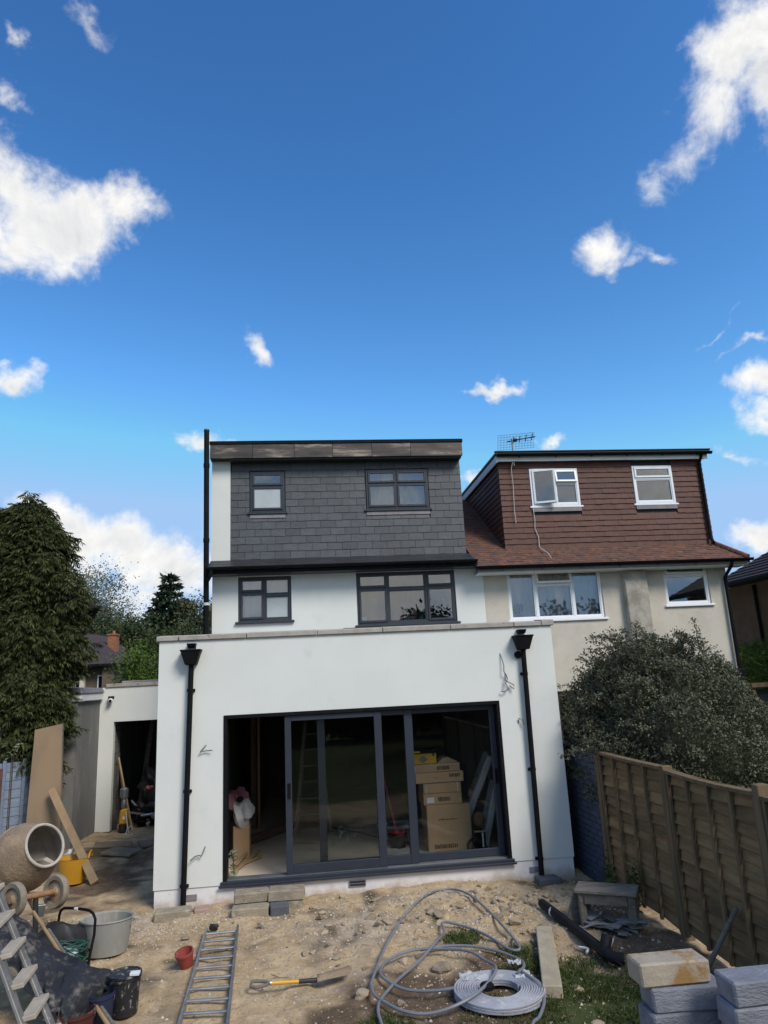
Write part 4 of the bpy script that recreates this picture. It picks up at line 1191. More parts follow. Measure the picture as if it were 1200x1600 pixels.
def conifer_big():
    c = np.array((-5.08, 13.22, 0.))
    t = thing('conifer_tree', 'tall dense dark green conifer at the left edge behind the plywood sheet', 'tree', tuple(c))
    MB().tube([(c[0], c[1], -.2), (c[0] + .05, c[1], 2.5), (c[0], c[1], 5), (c[0] + .05, c[1], 6.3)], [.17, .14, .08, .03], 9).build('trunk', BARK, t, smooth=True)
    zt = np.array((1.05, 1.35, 1.7, 2.6, 3.2, 3.75, 4.3, 4.9, 5.35, 5.65, 5.9, 6.1, 6.22)); rt_ = .80 * np.array((.3, .72, 1.0, 1.12, 1.08, 1.20, 1.18, 1.04, .92, .76, .55, .34, .12))
    rng = np.random.default_rng(3)
    n = 9000
    z = 1.1 + 5.1 * rng.random(n) ** 1.10
    th = rng.random(n) * 2 * PI
    r0 = np.interp(z, zt, rt_)
    lob = 1 + .13 * np.sin(3 * th + z * 2.1) + .12 * np.sin(7 * th - z * 3.3) + .15 * np.sin(z * 6.0 + th * 2) + .10 * np.sin(z * 13.0 - th * 5)
    rr = r0 * lob * (1 - .42 * rng.random(n) ** 2.2)
    P = np.stack([c[0] + rr * np.cos(th), c[1] + rr * np.sin(th) * .46, z], 1)
    # second, lower leader on the left
    n2 = 900
    z2 = 4.9 + 1.2 * rng.random(n2); th2 = rng.random(n2) * 2 * PI; r2 = np.interp(z2, (4.9, 5.5, 6.1), (.7, .5, .08)) * (1 - .5 * rng.random(n2) ** 2)
    P2 = np.stack([c[0] - .62 + r2 * np.cos(th2), c[1] + r2 * np.sin(th2) * .6, z2], 1)
    P = np.concatenate([P, P2]); th = np.concatenate([th, th2])
    # small ragged leaders at the tip
    for (lx, lz, ln_) in ((.02, 6.0, .42), (.14, 5.95, .36), (-.12, 6.0, .30), (-.5, 5.9, .26), (-.72, 5.9, .30), (.34, 5.75, .18)):
        k_ = 26
        f_ = rng.random(k_)
        P = np.concatenate([P, np.stack([c[0] + lx + rng.normal(size=k_) * .05 * (1.2 - f_), c[1] + rng.normal(size=k_) * .05, lz + ln_ * f_], 1)])
        th = np.concatenate([th, rng.random(k_) * 2 * PI])
    okc = ~((P[:, 0] > -4.50) & (P[:, 2] < 2.95) & (P[:, 1] > 13.42))
    P = P[okc]; th = th[okc]
    out = np.stack([np.cos(th), np.sin(th), np.zeros_like(th)], 1)
    Bs = []; Ds = []; Ls = []; Ts = []
    k = 11
    axis = unit(out * (.55 + .5 * rng.random((len(P), 1))) + np.array((0, 0, -.55)) + rng.normal(size=P.shape) * .28)
    side = unit(np.cross(axis, np.array((0, 0, 1.)) + rng.normal(size=P.shape) * .35))
    size = .10 + .10 * rng.random(len(P))
    tt = rng.random(len(P)) ** 2.2
    for i in range(k):
        f = i / (k - 1)
        sgn = -1 if i % 2 else 1
        b = P + axis * (size * f)[:, None]
        d = unit(axis * (.45 + .5 * f) + side * sgn * (.95 - .6 * f) + np.array((0, 0, -.22)) + rng.normal(size=P.shape) * .16)
        Bs.append(b); Ds.append(d); Ls.append(size * (.75 - .25 * f)); Ts.append(np.clip(tt * (.35 + .9 * f), 0, 1))
    B = np.concatenate(Bs); Dd = np.concatenate(Ds); L = np.concatenate(Ls); T = np.concatenate(Ts)
    o = leaf_obj('crown', B, Dd, L, L * .24, CONIF, t, T, rng, bend=(0, 0, -.18))
    MB().blob((c[0], c[1], 3.5), 1.0, 5, 3, .12, 2.0, (.62, .26, 2.2)).build('inner_boughs', CONIF, t)
conifer_big()

def shrub(name, label, cat, c, rad, n, leaf, mat, zmin=.2, sprays=0, seed=1, shoots_dir=None, lob=.12):
    rng = np.random.default_rng(seed)
    t = thing(name, label, cat, (c[0], c[1], 0))
    c = np.array(c, float); rad = np.array(rad, float)
    MB().blob(tuple(c), 1.0, seed, 3, .06, 1.6, tuple(rad * .80)).build('inner_core', mat, t)  # solid core blob added for occlusion, in the foliage colour
    d = unit(rng.normal(size=(n, 3)))
    th = np.arctan2(d[:, 1], d[:, 0])
    f = 1 + lob * np.sin(4 * th + 6 * d[:, 2]) * .6 + lob * np.sin(9 * th - 5 * d[:, 2] + 1) * .5 + lob * .8 * np.sin(13 * d[:, 2] + 5 * th)
    rr = f * (1.02 - .22 * rng.random(n) ** 1.7)
    P = c + d * rad * rr[:, None]
    P = P[P[:, 2] > zmin]; d = unit(P - c)
    axis = unit(d + rng.normal(size=P.shape) * .55 + np.array((0, 0, .15)))
    Bs = []; Ds = []; Ts = []
    k = 7
    tt = rng.random(len(P)) ** 2
    for i in range(k):
        b = P + axis * (leaf * 2.6 * i / k)
        dd = unit(axis * .5 + rng.normal(size=P.shape) * .8)
        Bs.append(b); Ds.append(dd); Ts.append(np.clip(tt + .25 * rng.random(len(P)) ** 3, 0, 1))
    B = np.concatenate(Bs); Dd = np.concatenate(Ds); T = np.concatenate(Ts)
    L = leaf * (.7 + .6 * rng.random(len(B)))
    leaf_obj('foliage', B, Dd, L, L * .5, mat, t, T, rng)
    if sprays:
        m = MB(); SB = []; SD = []
        for q in range(sprays):
            a = shoots_dir(rng)
            base = Vector(a[0]); dirv = Vector(a[1]); ln = a[2]
            pts = []
            for j in range(7):
                f = j / 6
                p = base + dirv * ln * f + Vector((0, 0, -.38 * ln * f * f)) + Vector(rng.normal(size=3)) * .012
                pts.append(p)
                if j:
                    for _ in range(11):
                        SB.append(tuple(p + Vector(rng.normal(size=3)) * .025)); v = Vector(rng.normal(size=3)); v.normalize(); SD.append(tuple(v))
            m.tube(pts, [.008 - .0009 * j for j in range(7)], 4)
        kind(m.build('twigs', BARK, t), 'stuff')
        leaf_obj('sprays', np.array(SB), np.array(SD), leaf * 1.15, leaf * .55, mat, t, None, rng)
    return t

def arching(rng):
    # arching shoots thrown out to the upper left of the dome
    th = rng.uniform(1.75, 4.5); ph = rng.uniform(.1, 1.15)
    d = Vector((math.cos(th) * math.cos(ph), math.sin(th) * math.cos(ph), math.sin(ph)))
    b = Vector((5.0 + d.x * 1.18, 9.9 + d.y * 1.4, 1.45 + d.z * 1.4))
    return b, (d + Vector((-.25, 0, .35))).normalized(), rng.uniform(.25, .62)
shrub('garden_shrub', 'huge dome shaped grey green shrub bulging over the timber fence', 'shrub', (5.03, 9.9, 1.40), (1.28, 1.5, 1.52), 30000, .038, SHRUBM, .5, 60, 4, arching, .07)
def leftish(rng):
    b = Vector((5.1 + rng.uniform(-.75, .3), 9.6 + rng.uniform(-.5, .5), 2.75 + rng.uniform(-.25, .25)))
    return b, Vector((rng.uniform(-.9, .2), rng.uniform(-.4, .3), rng.uniform(.5, .95))).normalized(), rng.uniform(.4, .75)
shrub('garden_shrub', 'loose straggling top of shrub leaning against the cream house wall', 'shrub', (4.70, 10.0, 2.05), (.68, .8, .74), 4500, .038, SHRUBM, .9, 55, 9, leftish)

def tree(name, label, loc, h, crown, n, leaf, mat, seed, clumps=26, sparse=.55, trunk_r=.22, z_lo=.25, group=None, limbs=9, spread=.30):
    rng = np.random.default_rng(seed)
    t = thing(name, label, 'tree', loc, group)
    L = np.array(loc, float)
    tr = MB()
    top = Vector((loc[0] + rng.normal() * .2, loc[1], h * .9))
    tr.tube([(loc[0], loc[1], -.3), (loc[0] + rng.normal() * .1, loc[1], h * .35), tuple(top)], [trunk_r, trunk_r * .7, trunk_r * .12], 8)
    C = []
    for i in range(clumps):
        d = unit(rng.normal(size=3)); r = rng.random() ** .4
        C.append(L + np.array((d[0] * crown[0] * r, d[1] * crown[1] * r, h * (z_lo + 1) / 2 + d[2] * crown[2] * r)))
    C = np.array(C)
    for i in range(min(limbs, clumps)):
        a = Vector((loc[0], loc[1], h * (.25 + .5 * i / limbs))); b = Vector(C[i]); mid = (a + b) / 2 + Vector((0, 0, .1 * h * .3))
        tr.tube([a, mid, b], [trunk_r * .45, trunk_r * .28, .02], 5)
    tr.build('trunk', BARK, t, smooth=True)
    ci = rng.integers(0, clumps, n)
    cs = (crown[0] + crown[2]) / 2 * spread * (.6 + .8 * rng.random(clumps))
    P = C[ci] + rng.normal(size=(n, 3)) * cs[ci][:, None] * np.array((1, 1, .75)) * .75
    dd = unit(rng.normal(size=(n, 3)) + np.array((0, 0, -.2)))
    ln = leaf * (.6 + .8 * rng.random(n))
    ct = rng.random(clumps)
    leaf_obj('crown', P, dd, ln, ln * .6, mat, t, np.clip(ct[ci] * .6 + .5 * rng.random(n) ** 2, 0, 1), rng)
    return t

def spire(name, label, loc, h, r, n, mat, seed, leaf=.45):
    rng = np.random.default_rng(seed)
    t = thing(name, label, 'tree', loc)
    MB().tube([(loc[0], loc[1], -.3), (loc[0], loc[1], h)], [.28, .03], 8).build('trunk', BARK, t, smooth=True)
    tiers = 15
    Bs = []; Ds = []; Ls = []
    for k in range(tiers):
        z = h * (.18 + .8 * k / (tiers - 1)); rr = r * (1 - .93 * k / (tiers - 1)) * rng.uniform(.85, 1.1) + .15
        for b in range(11 if k < tiers - 3 else 6):
            a = rng.random() * 2 * PI; ln = rr * rng.uniform(.65, 1.12)
            m_ = max(6, int(n / tiers / 10 * (.4 + ln / r)))
            f = rng.random(m_) ** .8
            p = np.stack([loc[0] + np.cos(a) * ln * f, loc[1] + np.sin(a) * ln * f, z - ln * .10 * f + ln * .22 * f * f], 1) + rng.normal(size=(m_, 3)) * .16 * (.4 + ln / r)
            d = unit(np.stack([np.full(m_, math.cos(a)), np.full(m_, math.sin(a)), np.full(m_, -.15)], 1) + rng.normal(size=(m_, 3)) * .55)
            Bs.append(p); Ds.append(d); Ls.append(leaf * (.6 + .7 * rng.random(m_)))
    B = np.concatenate(Bs)
    leaf_obj('crown', B, np.concatenate(Ds), np.concatenate(Ls), np.concatenate(Ls) * .38, mat, t, None, rng)
    return t

tree('birch_tree', 'tall thin leaved pale tree behind the brown eaves on the left', (-17.0, 58, 0), 12.2, (3.6, 3.4, 4.8), 26000, .17, LEAFS, 21, 64, group=None, spread=.26)
tree('thin_tree', 'thin bare topped tree between the pale tree and the dark spruce', (-13.2, 62, 0), 9.6, (3.0, 2.0, 2.8), 6500, .14, LEAFS, 22, 22, trunk_r=.14, limbs=16)
spire('spruce_tree', 'dark pointed spruce rising above the woods left of the tall black pipe', (-10.35, 55, 0), 11.3, 4.2, 15000, LEAFBL, 23)
tree('broadleaf_tree', 'olive tree half hidden behind the tall black soil pipe', (-7.8, 56, 0), 10.2, (3.0, 2.6, 3.4), 16000, .2, LEAFO, 24, 26)
tree('broadleaf_tree', 'dark rounded tree to the right of the orange chimney', (-10.6, 47, 0), 6.9, (2.7, 2.2, 2.7), 13000, .2, LEAFD, 25, 26)
tree('broadleaf_tree', 'mid green tree directly above the orange chimney', (-14.4, 54, 0), 8.1, (3.2, 2.4, 3.2), 13000, .2, LEAFD, 26, 28)
tree('broadleaf_tree', 'yellowish green bush tree behind the small distant roof', (-13.6, 49, 0), 6.2, (1.8, 1.8, 2.4), 7000, .17, LEAFO, 27, 20)
tree('broadleaf_tree', 'bright green tree just over the outbuilding roof', (-6.35, 28.5, 0), 4.45, (.78, .9, 1.7), 9000, .09, LEAFG, 28, 26, trunk_r=.12)
tree('broadleaf_tree', 'dark tree standing between the spruce and the house corner', (-8.3, 50, 0), 7.4, (2.6, 2.2, 2.9), 12000, .2, LEAFD, 29, 24)
# far wood
rng = np.random.default_rng(77)
n = 26000
P = np.stack([rng.uniform(-60, 60, n), rng.uniform(70, 84, n), rng.random(n)], 1)
top = 6.2 + 1.6 * np.sin(P[:, 0] * .35) + 1.2 * np.sin(P[:, 0] * .93 + 1) + .8 * np.sin(P[:, 0] * 2.1)
P[:, 2] = P[:, 2] ** .7 * top
kind(leaf_obj('far_wood', P, unit(rng.normal(size=(n, 3))), .9, .6, LEAFD, None, None, rng), 'stuff')
# greenery between the cream house and the brown house on the right
shrub('hedge', 'bright green leafy hedge beside the brown house at the right edge', 'hedge', (11.0, 15.9, 2.0), (1.25, 1.4, 1.05), 5200, .055, LEAFG, .3, 0, 31)
t = tree('bare_tree', 'thin leafless tree tip showing beside the dark roof on the right', (14.2, 40, 0), 9.3, (1.5, 1.5, 2.6), 500, .16, LEAFS, 33, 22, trunk_r=.12, limbs=20)
# garden behind the camera: what the window panes mirror
tree('oak_tree', 'spreading dark tree mirrored in the bedroom window panes', (6.1, -9.5, 0), 7.2, (1.7, 1.7, 2.2), 3500, .22, LEAFD, 41, 24)
tree('oak_tree', 'dark tree mirrored in the cream house windows', (14.0, -8.5, 0), 7.0, (2.2, 2.2, 2.4), 1600, .24, LEAFD, 42, 24)
for k in range(4):  # unseen hedges added so the door glass mirrors no bright horizon sky
    shrub('reflection_hedge', ('unseen dark hedge added for the door glass to mirror, far left behind the camera', 'unseen dark hedge added for the door glass to mirror, left of the middle behind the camera', 'unseen dark hedge added for the door glass to mirror, right of the middle behind the camera', 'unseen dark hedge added for the door glass to mirror, far right behind the camera')[k],
          'hedge', (-7 + 5 * k, -14, 1.3), (2.8, .9, 1.7), 1500, .16, LEAFD, .1, 0, 50 + k)
# pale leaved shoots poking through the conifer
rng = np.random.default_rng(8)
SB = []; SD = []
t = thing('climbing_shrub', 'pale leaved shoots poking out of the conifer at the left edge', 'shrub', (-5.0, 12.9, 0))
m = MB()
for q in range(9):
    b = Vector((-5.05 + rng.uniform(-.25, .3), 12.75 + rng.uniform(-.2, .2), 1.75)); e = b + Vector((rng.uniform(-.25, .4), -.1, rng.uniform(.2, .75)))
    m.tube([tuple(Vector((b.x, b.y, 0.))), tuple(b), tuple(e)], [.008, .007, .003], 4)
    for j in range(16):
        SB.append(tuple(b.lerp(e, rng.random()) + Vector(rng.normal(size=3)) * .03)); v = Vector(rng.normal(size=3)); v.normalize(); SD.append(tuple(v))
kind(m.build('stems', BARK, t), 'stuff')
leaf_obj('leaves', np.array(SB), np.array(SD), .075, .03, PALEL, t, None, rng)

# ------------------------------------------------------------------ fence, navy wall, left-hand fence
FX = 3.78
fence = thing('fence', 'tall timber lap board fence with upright battens along the right side of the yard', 'fence', (FX, 5, 0))
posts = [9.62, 9.22, 7.47, 5.86, 4.1, 2.3, .5]
frng = random.Random(4)
def lap_board(y0, y1, z, wv, seed):
    rr = random.Random(seed)
    ph = rr.uniform(0, 6); am = rr.uniform(.006, .020)
    N = 9
    m = MB(); vs = []
    for k in range(N):
        y = y0 + (y1 - y0) * k / (N - 1)
        zb = z + am * math.sin(ph + y * 4.2) + .004 * math.sin(ph * 2 + y * 11); zt = z + wv
        vs += [(FX - .036 + .006 * math.sin(ph + y * 9), y, zb), (FX - .014, y, zb - .001), (FX + .008, y, zt), (FX + .002, y, zt)]
    fs = []
    for k in range(N - 1):
        for j in range(4):
            fs.append((k * 4 + j, k * 4 + (j + 1) % 4, k * 4 + 4 + (j + 1) % 4, k * 4 + 4 + j))
    fs += [(0, 1, 2, 3), ((N - 1) * 4, (N - 1) * 4 + 3, (N - 1) * 4 + 2, (N - 1) * 4 + 1)]
    return m.add(vs, fs)
sd = 0
for b in range(1, len(posts)):
    if b == 1: continue
    ya, yb = posts[b - 1], posts[b]
    lo, hi = yb + .045, ya - .045
    top = (1.60, 1.60, 1.645, 1.62, 1.60, 1.60, 1.60)[b]
    if b <= 4:
        for k in range(13):
            z = .06 + k * (top - .09) / 13
            lap_board(lo, hi, z, (top - .09) / 13 + .022, sd).build('board', FENCEM, fence); sd += 1
        nbat = 5
        for k in range(nbat):
            y = lo + .02 + (hi - lo - .04) * k / (nbat - 1)
            MB().box(FX - .068, FX - .036, y - .019, y + .019, .05, top - .03).build('batten', POSTM, fence, bevel=.003)
    else:
        m = MB()
        for k in range(13):
            z = .06 + k * (top - .09) / 13
            q = lap_board(lo, hi, z, (top - .09) / 13 + .022, sd); sd += 1
            m.add(q.v, q.f)
        kind(m.build('boards', FENCEM, fence), 'stuff')
    N = 6
    m = MB()
    vs = []
    for k in range(N):
        y = lo + (hi - lo) * k / (N - 1); s = .018 * math.sin(PI * k / (N - 1)) * (1 if b == 3 else .4)
        vs += [(FX - .074, y, top - .028 - s), (FX + .025, y, top - .028 - s), (FX + .025, y, top + .004 - s), (FX - .074, y, top + .004 - s)]
    fs = [(k * 4 + j, k * 4 + (j + 1) % 4, k * 4 + 4 + (j + 1) % 4, k * 4 + 4 + j) for k in range(N - 1) for j in range(4)]
    fs += [(0, 1, 2, 3), tuple((N - 1) * 4 + j for j in (3, 2, 1, 0))]
    m.add(vs, fs).build('capping_rail', POSTM, fence)
for b, y in enumerate(posts):
    if b == 0: continue
    MB().box(FX - .082, FX + .03, y - .043, y + .043, -.3, (1.6, 1.61, 1.66, 1.69, 1.66, 1.64, 1.64)[b]).build('post', POSTM, fence, bevel=.006)

navy = thing('garden_wall', 'navy painted brick wall between the extension and the timber fence', 'wall', (3.72, 9.8, 0))
bx('core', BLACKM, navy, 3.745, 3.84, 9.27, 12.6, -.2, 1.60)
for r in range(22):
    y = 9.275 - (.11 if r % 2 else 0)
    while y < 11.4:
        a, b = max(y, 9.275), y + .213
        if b - a > .03:
            MB().box(3.722 + random.uniform(-.002, .003), 3.744, a + .003, b - .003, -.02 + r * .075 + .003, .055 + r * .075 - .003).build('brick', NAVYB, navy)
        y += .219
bx('coping_stone', NAVYB, navy, 3.70, 3.86, 9.26, 12.62, 1.632, 1.66, .005)
# wooden fence glimpsed between the cream house and the brown one
gf = thing('fence', 'pale green timber rail fence right of the big shrub', 'fence', (10, 14.5, 0))
for z in (1.0, 2.14):
    bx('rail', POSTM, gf, 9.35, 11.4, 14.30, 14.36, z, z + .09, .005)
for x in (9.4, 9.95, 10.5, 11.05):
    bx('post', POSTM, gf, x, x + .07, 14.361, 14.43, 0, 2.13, .005)
bx('backing_board', BLACKM, gf, 9.36, 11.4, 14.44, 14.46, 0, 2.10)

blue = thing('fence', 'blue grey painted board fence beside the plywood sheet', 'fence', (-4.75, 12.7, 0))
for k in range(12):
    z0 = .0 + k * .138
    MB().hexa([(-5.30, 12.36, z0), (-4.60, 12.93, z0), (-4.60, 12.95, z0), (-5.30, 12.38, z0), (-5.30, 12.372, z0 + .142), (-4.60, 12.942, z0 + .142), (-4.60, 12.95, z0 + .142), (-5.30, 12.38, z0 + .142)]).build('board', BLUEW, blue)
for x in (-4.93, -4.69):
    y = 12.36 + (x + 5.30) * .814
    MB().beam((x, y - .03, 0), (x, y - .03, 1.70), .05, .03, (0, 1, 0)).build('batten', BLUEW, blue, bevel=.003)
gate = thing('gate', 'red brown wooden slatted gate at the left edge beside the blue fence', 'gate', (-4.95, 12.0, 0))
for k in range(9):
    z0 = .1 + k * .165
    MB().beam((-5.35, 11.95, z0 + .07), (-4.80, 12.23, z0 + .07), .13, .022, (0, 0, 1)).build('slat', REDWOOD, gate, bevel=.003)
for x, y in ((-4.81, 12.21), (-5.3, 11.96)):
    MB().beam((x, y - .03, 0), (x, y - .03, 1.62), .06, .04, (0, 1, 0)).build('stile', REDWOOD, gate, bevel=.003)

# ------------------------------------------------------------------ left side of the yard
ply = thing('plywood_sheet', 'tall plywood sheet standing against the conifer', 'plywood sheet', (-4.42, 13.15, 0))
MB().hexa([(-4.50, 12.45, -.02), (-3.94, 12.51, -.02), (-3.94, 12.535, -.02), (-4.50, 12.475, -.02), (-4.50, 12.65, 2.16), (-4.085, 12.70, 2.235), (-4.085, 12.725, 2.235), (-4.50, 12.675, 2.16)]).build('sheet', PLYM, ply)
MB().hexa([(-3.938, 12.50, -.02), (-3.928, 12.50, -.02), (-3.928, 12.54, -.02), (-3.938, 12.54, -.02), (-4.083, 12.695, 2.225), (-4.073, 12.695, 2.225), (-4.073, 12.73, 2.225), (-4.083, 12.73, 2.225)]).build('torn_edge', OLDWOOD, ply)
plank = MB().beam((-3.11, 11.46, .03), (-4.13, 12.50, 1.22), .075, .115, (.5, .6, .9)).build('plank', WOODB, None, bevel=.006)
tag(plank, 'thick pale timber plank leaning up against the plywood sheet', 'plank')

def lathe_at(prof, x, y, z, n=26, sx=1, sy=1, rx=0, ry=0, rz=0):
    return MB().lathe(prof, n, Matrix.Translation((x, y, z)) @ Euler((R(rx), R(ry), R(rz))).to_matrix().to_4x4(), sx, sy)

# yellow trug
t = thing('trug', 'yellow flexible rubber trug beside the leaning plank', 'trug', (-3.50, 11.75, 0))
m = lathe_at([(.165, 0), (.20, .18), (.232, .34), (.240, .345), (.226, .34), (.19, .18), (.155, .02), (0, .02)], -3.50, 11.75, 0, 28, 1.0, .86)
m.build('body', YELLOW, t, smooth=True)
for s in (-1, 1):
    MB().tube([(-3.50 + s * .225, 11.66, .335), (-3.50 + s * .235, 11.69, .40), (-3.50 + s * .235, 11.75, .42), (-3.50 + s * .235, 11.81, .40), (-3.50 + s * .225, 11.84, .335)], .014, 7).build('handle', YELLOW, t, smooth=True)

# galvanised bath
t = thing('tub', 'old galvanised oval tub standing empty on the soil', 'tub', (-2.21, 8.66, 0))
lathe_at([(.215, 0), (.235, .12), (.262, .32), (.276, .33), (.272, .342), (.252, .33), (.225, .12), (.205, .015), (0, .015)], -2.21, 8.66, 0, 34, 1.02, .80).build('body', GALV, t, smooth=True)
for s in (-1, 1):
    MB().tube([(-2.21 + s * .27, 8.60, .27), (-2.21 + s * .31, 8.61, .29), (-2.21 + s * .31, 8.71, .29), (-2.21 + s * .27, 8.72, .27)], .008, 6).build('handle', GALV, t, smooth=True)

# cement mixer
t = thing('cement_mixer', 'mortar crusted cement mixer with its open drum facing the house', 'cement mixer', (-3.1, 8.6, 0))
axis = Vector((.76, -.54, .40)).normalized()
mc = Vector((-2.94, 8.78, 1.085))
zq = axis.to_track_quat('Z', 'Y').to_matrix().to_4x4()
dm = Matrix.Translation(mc) @ zq
MB().lathe([(.0, -.70), (.17, -.70), (.20, -.685), (.31, -.58), (.345, -.50), (.35, -.48), (.352, -.30), (.345, -.27), (.225, 0)], 36, dm).build('drum', MIXERM, t, smooth=True, angle=50)
MB().lathe([(.218, .002), (.335, -.275), (.340, -.30), (.336, -.48), (.19, -.66), (0, -.66)], 36, dm, cap=False).build('drum_lining', MORTIN, t, smooth=True)
MB().tube([dm @ Vector((.224 * math.cos(2 * PI * k / 36), .224 * math.sin(2 * PI * k / 36), .004)) for k in range(36)], .016, 8, closed=True).build('drum_rim', RIMM, t, smooth=True)
MB().tube([dm @ Vector((.352 * math.cos(2 * PI * k / 36), .352 * math.sin(2 * PI * k / 36), -.39)) for k in range(36)], .013, 6, closed=True).build('ring_gear', MIXERM, t, smooth=True)
for k in range(2):
    a = k * PI + 2.3
    pts = [dm @ Vector((r * math.cos(a + s), r * math.sin(a + s), z)) for r, s, z in ((.26, 0, -.16), (.20, .15, -.24), (.20, .3, -.38), (.26, .4, -.50))]
    MB().tube(pts, [.035, .045, .045, .03], 6).build('mixing_paddle', MORTIN, t, smooth=True)
wl, wr = Vector((-3.03, 8.22, .69)), Vector((-2.755, 8.66, .635))
ax = (wr - wl).normalized()
wq = ax.to_track_quat('Z', 'Y').to_matrix().to_4x4()
for c in (wl, wr):
    wm = Matrix.Translation(c) @ wq
    w_ = MB().lathe([(.115, -.03), (.158, -.038), (.168, -.02), (.168, .02), (.158, .038), (.115, .03), (.115, -.03)], 30, wm, cap=False).build('wheel', TYREM, t, smooth=True, angle=40)
    MB().lathe([(.0, .012), (.03, .03), (.05, .012), (.116, .004), (.116, -.004), (.05, -.012), (.03, -.03), (0, -.03)], 24, wm).build('wheel_disc', MIXERM, w_, smooth=True)
MB().tube([wl - ax * .04, wr + ax * .05], .030, 12).build('axle', RUSTT, t, smooth=True)
back = mc - axis * .45
for p, q in (((wl + wr) / 2 + ax * .12, back + Vector((.1, -.05, -.35))), ((wl + wr) / 2 - ax * .12, back + Vector((-.05, -.2, -.36)))):
    MB().tube([p, q], .022, 8).build('stand_leg', MIXERM, t, smooth=True)
MB().tube([(wl + wr) / 2 + Vector((0, .02, -.03)), (-2.86, 8.46, -.02)], .028, 8).build('stand_leg', BLACKM, t, smooth=True)
for q in ((-3.62, 9.02, -.02), (-3.05, 9.42, -.02)):
    MB().tube([back + Vector((0, .05, -.25)), q], .024, 8).build('stand_leg', MIXERM, t, smooth=True)
MB().obox(back - axis * .32 + Vector((0, 0, -.05)), (.3, .24, .34), (0, 0, .8)).build('motor_housing', BLACKM, t, bevel=.03)
MB().obox((-2.86, 8.50, .50), (.10, .03, .12), (.2, .1, .6)).build('bracket_plate', ALU, t, bevel=.004)

# crumpled sheets: grid surfaces with folds
def sheet(name, mat, f, nu, nv, parent=None, thick=.006):
    vs = []; fs = []
    for i in range(nu):
        for j in range(nv):
            vs.append(f(i / (nu - 1), j / (nv - 1)))
    for i in range(nu - 1):
        for j in range(nv - 1):
            fs.append((i * nv + j, (i + 1) * nv + j, (i + 1) * nv + j + 1, i * nv + j + 1))
    o = MB().add(vs, fs).build(name, mat, parent, smooth=True, angle=75)
    md = o.modifiers.new('thickness', 'SOLIDIFY'); md.thickness = thick; md.offset = -1
    return o
def poly_at(pts, u):
    k = u * (len(pts) - 1); i = min(int(k), len(pts) - 2); f = k - i
    return Vector(pts[i]).lerp(Vector(pts[i + 1]), f)
TA = [(-3.15, 8.3, .64), (-2.93, 8.1, .61), (-2.60, 7.8, .43), (-2.21, 7.6, .26), (-1.84, 7.4, .27), (-1.68, 7.3, .25)]
TB = [(-2.98, 7.3, .76), (-2.65, 7.0, .55), (-2.30, 6.8, .40), (-2.15, 6.7, .33), (-1.95, 6.5, .22), (-1.84, 6.85, .13)]
nv_ = lambda x, y, s, k: float(vnoise(x, y, s, k)) - .5
def tarp(u, v):
    a, b = poly_at(TA, u), poly_at(TB, u)
    p = a.lerp(b, v)
    bulge = .10 * math.sin(PI * v) * (1 - .4 * u)
    q = p.x * .8 + p.y * .6; s = -p.x * .6 + p.y * .8
    w_ = .05 * nv_(q * 2.2, s, .45, 3) + .012 * nv_(q, s * 1.6, .17, 4)
    a_ = v * 9 + 2.4 * nv_(u * 4, v * 2, .9, 2) + 3.0 * u
    fold = .050 * (1 - abs(math.sin(a_ * .7))) ** 2.2 * (.5 + .9 * u)
    a2 = u * 13 + 3.2 * nv_(u * 3, v * 3, .8, 6) + 2 * v
    fold += .045 * (1 - abs(math.sin(a2 * .6))) ** 2.6 * v
    e = .05 * nv_(u * 9, v * 3, .6, 9)
    z = p.z + bulge + w_ + fold - .02
    if v > .92 or v < .05: z -= .05
    return (p.x + e, p.y + e, max(z, .03))
tag(sheet('tarpaulin', TARPM, tarp, 120, 80), 'dusty black membrane draped in folds over the heap beside the stepladder', 'tarpaulin')
def pinks(u, v):
    return (-4.05 + .70 * u + .03 * nv_(u * 5, v * 5, .5, 1), 9.45 + .25 * v, 1.22 - .30 * v - .22 * u * (1 - v) + .09 * nv_(u * 4, v * 4, .8, 2) + .05 * nv_(u * 4, v * 4, .3, 3) - .05 * u)
tag(sheet('plastic_sheet', PINKC, pinks, 24, 18), 'crumpled pink plastic sheet behind the mixer drum at the left edge', 'plastic sheet')
m = MB().blob((-3.85, 9.6, .45), .42, 8, 3, .16, 1.6, (1, .7, 1.3))
tag(m.build('rubbish_sack', TARPM, smooth=True), 'black rubble sack behind the mixer under the pink sheet', 'sack')
m = MB().blob((-2.62, 8.48, .16), .24, 12, 3, .2, 1.8, (1.15, .75, .95))
tag(m.build('rubbish_sack', BLACKM, smooth=True), 'black plastic sack slumped below the mixer wheels', 'sack')

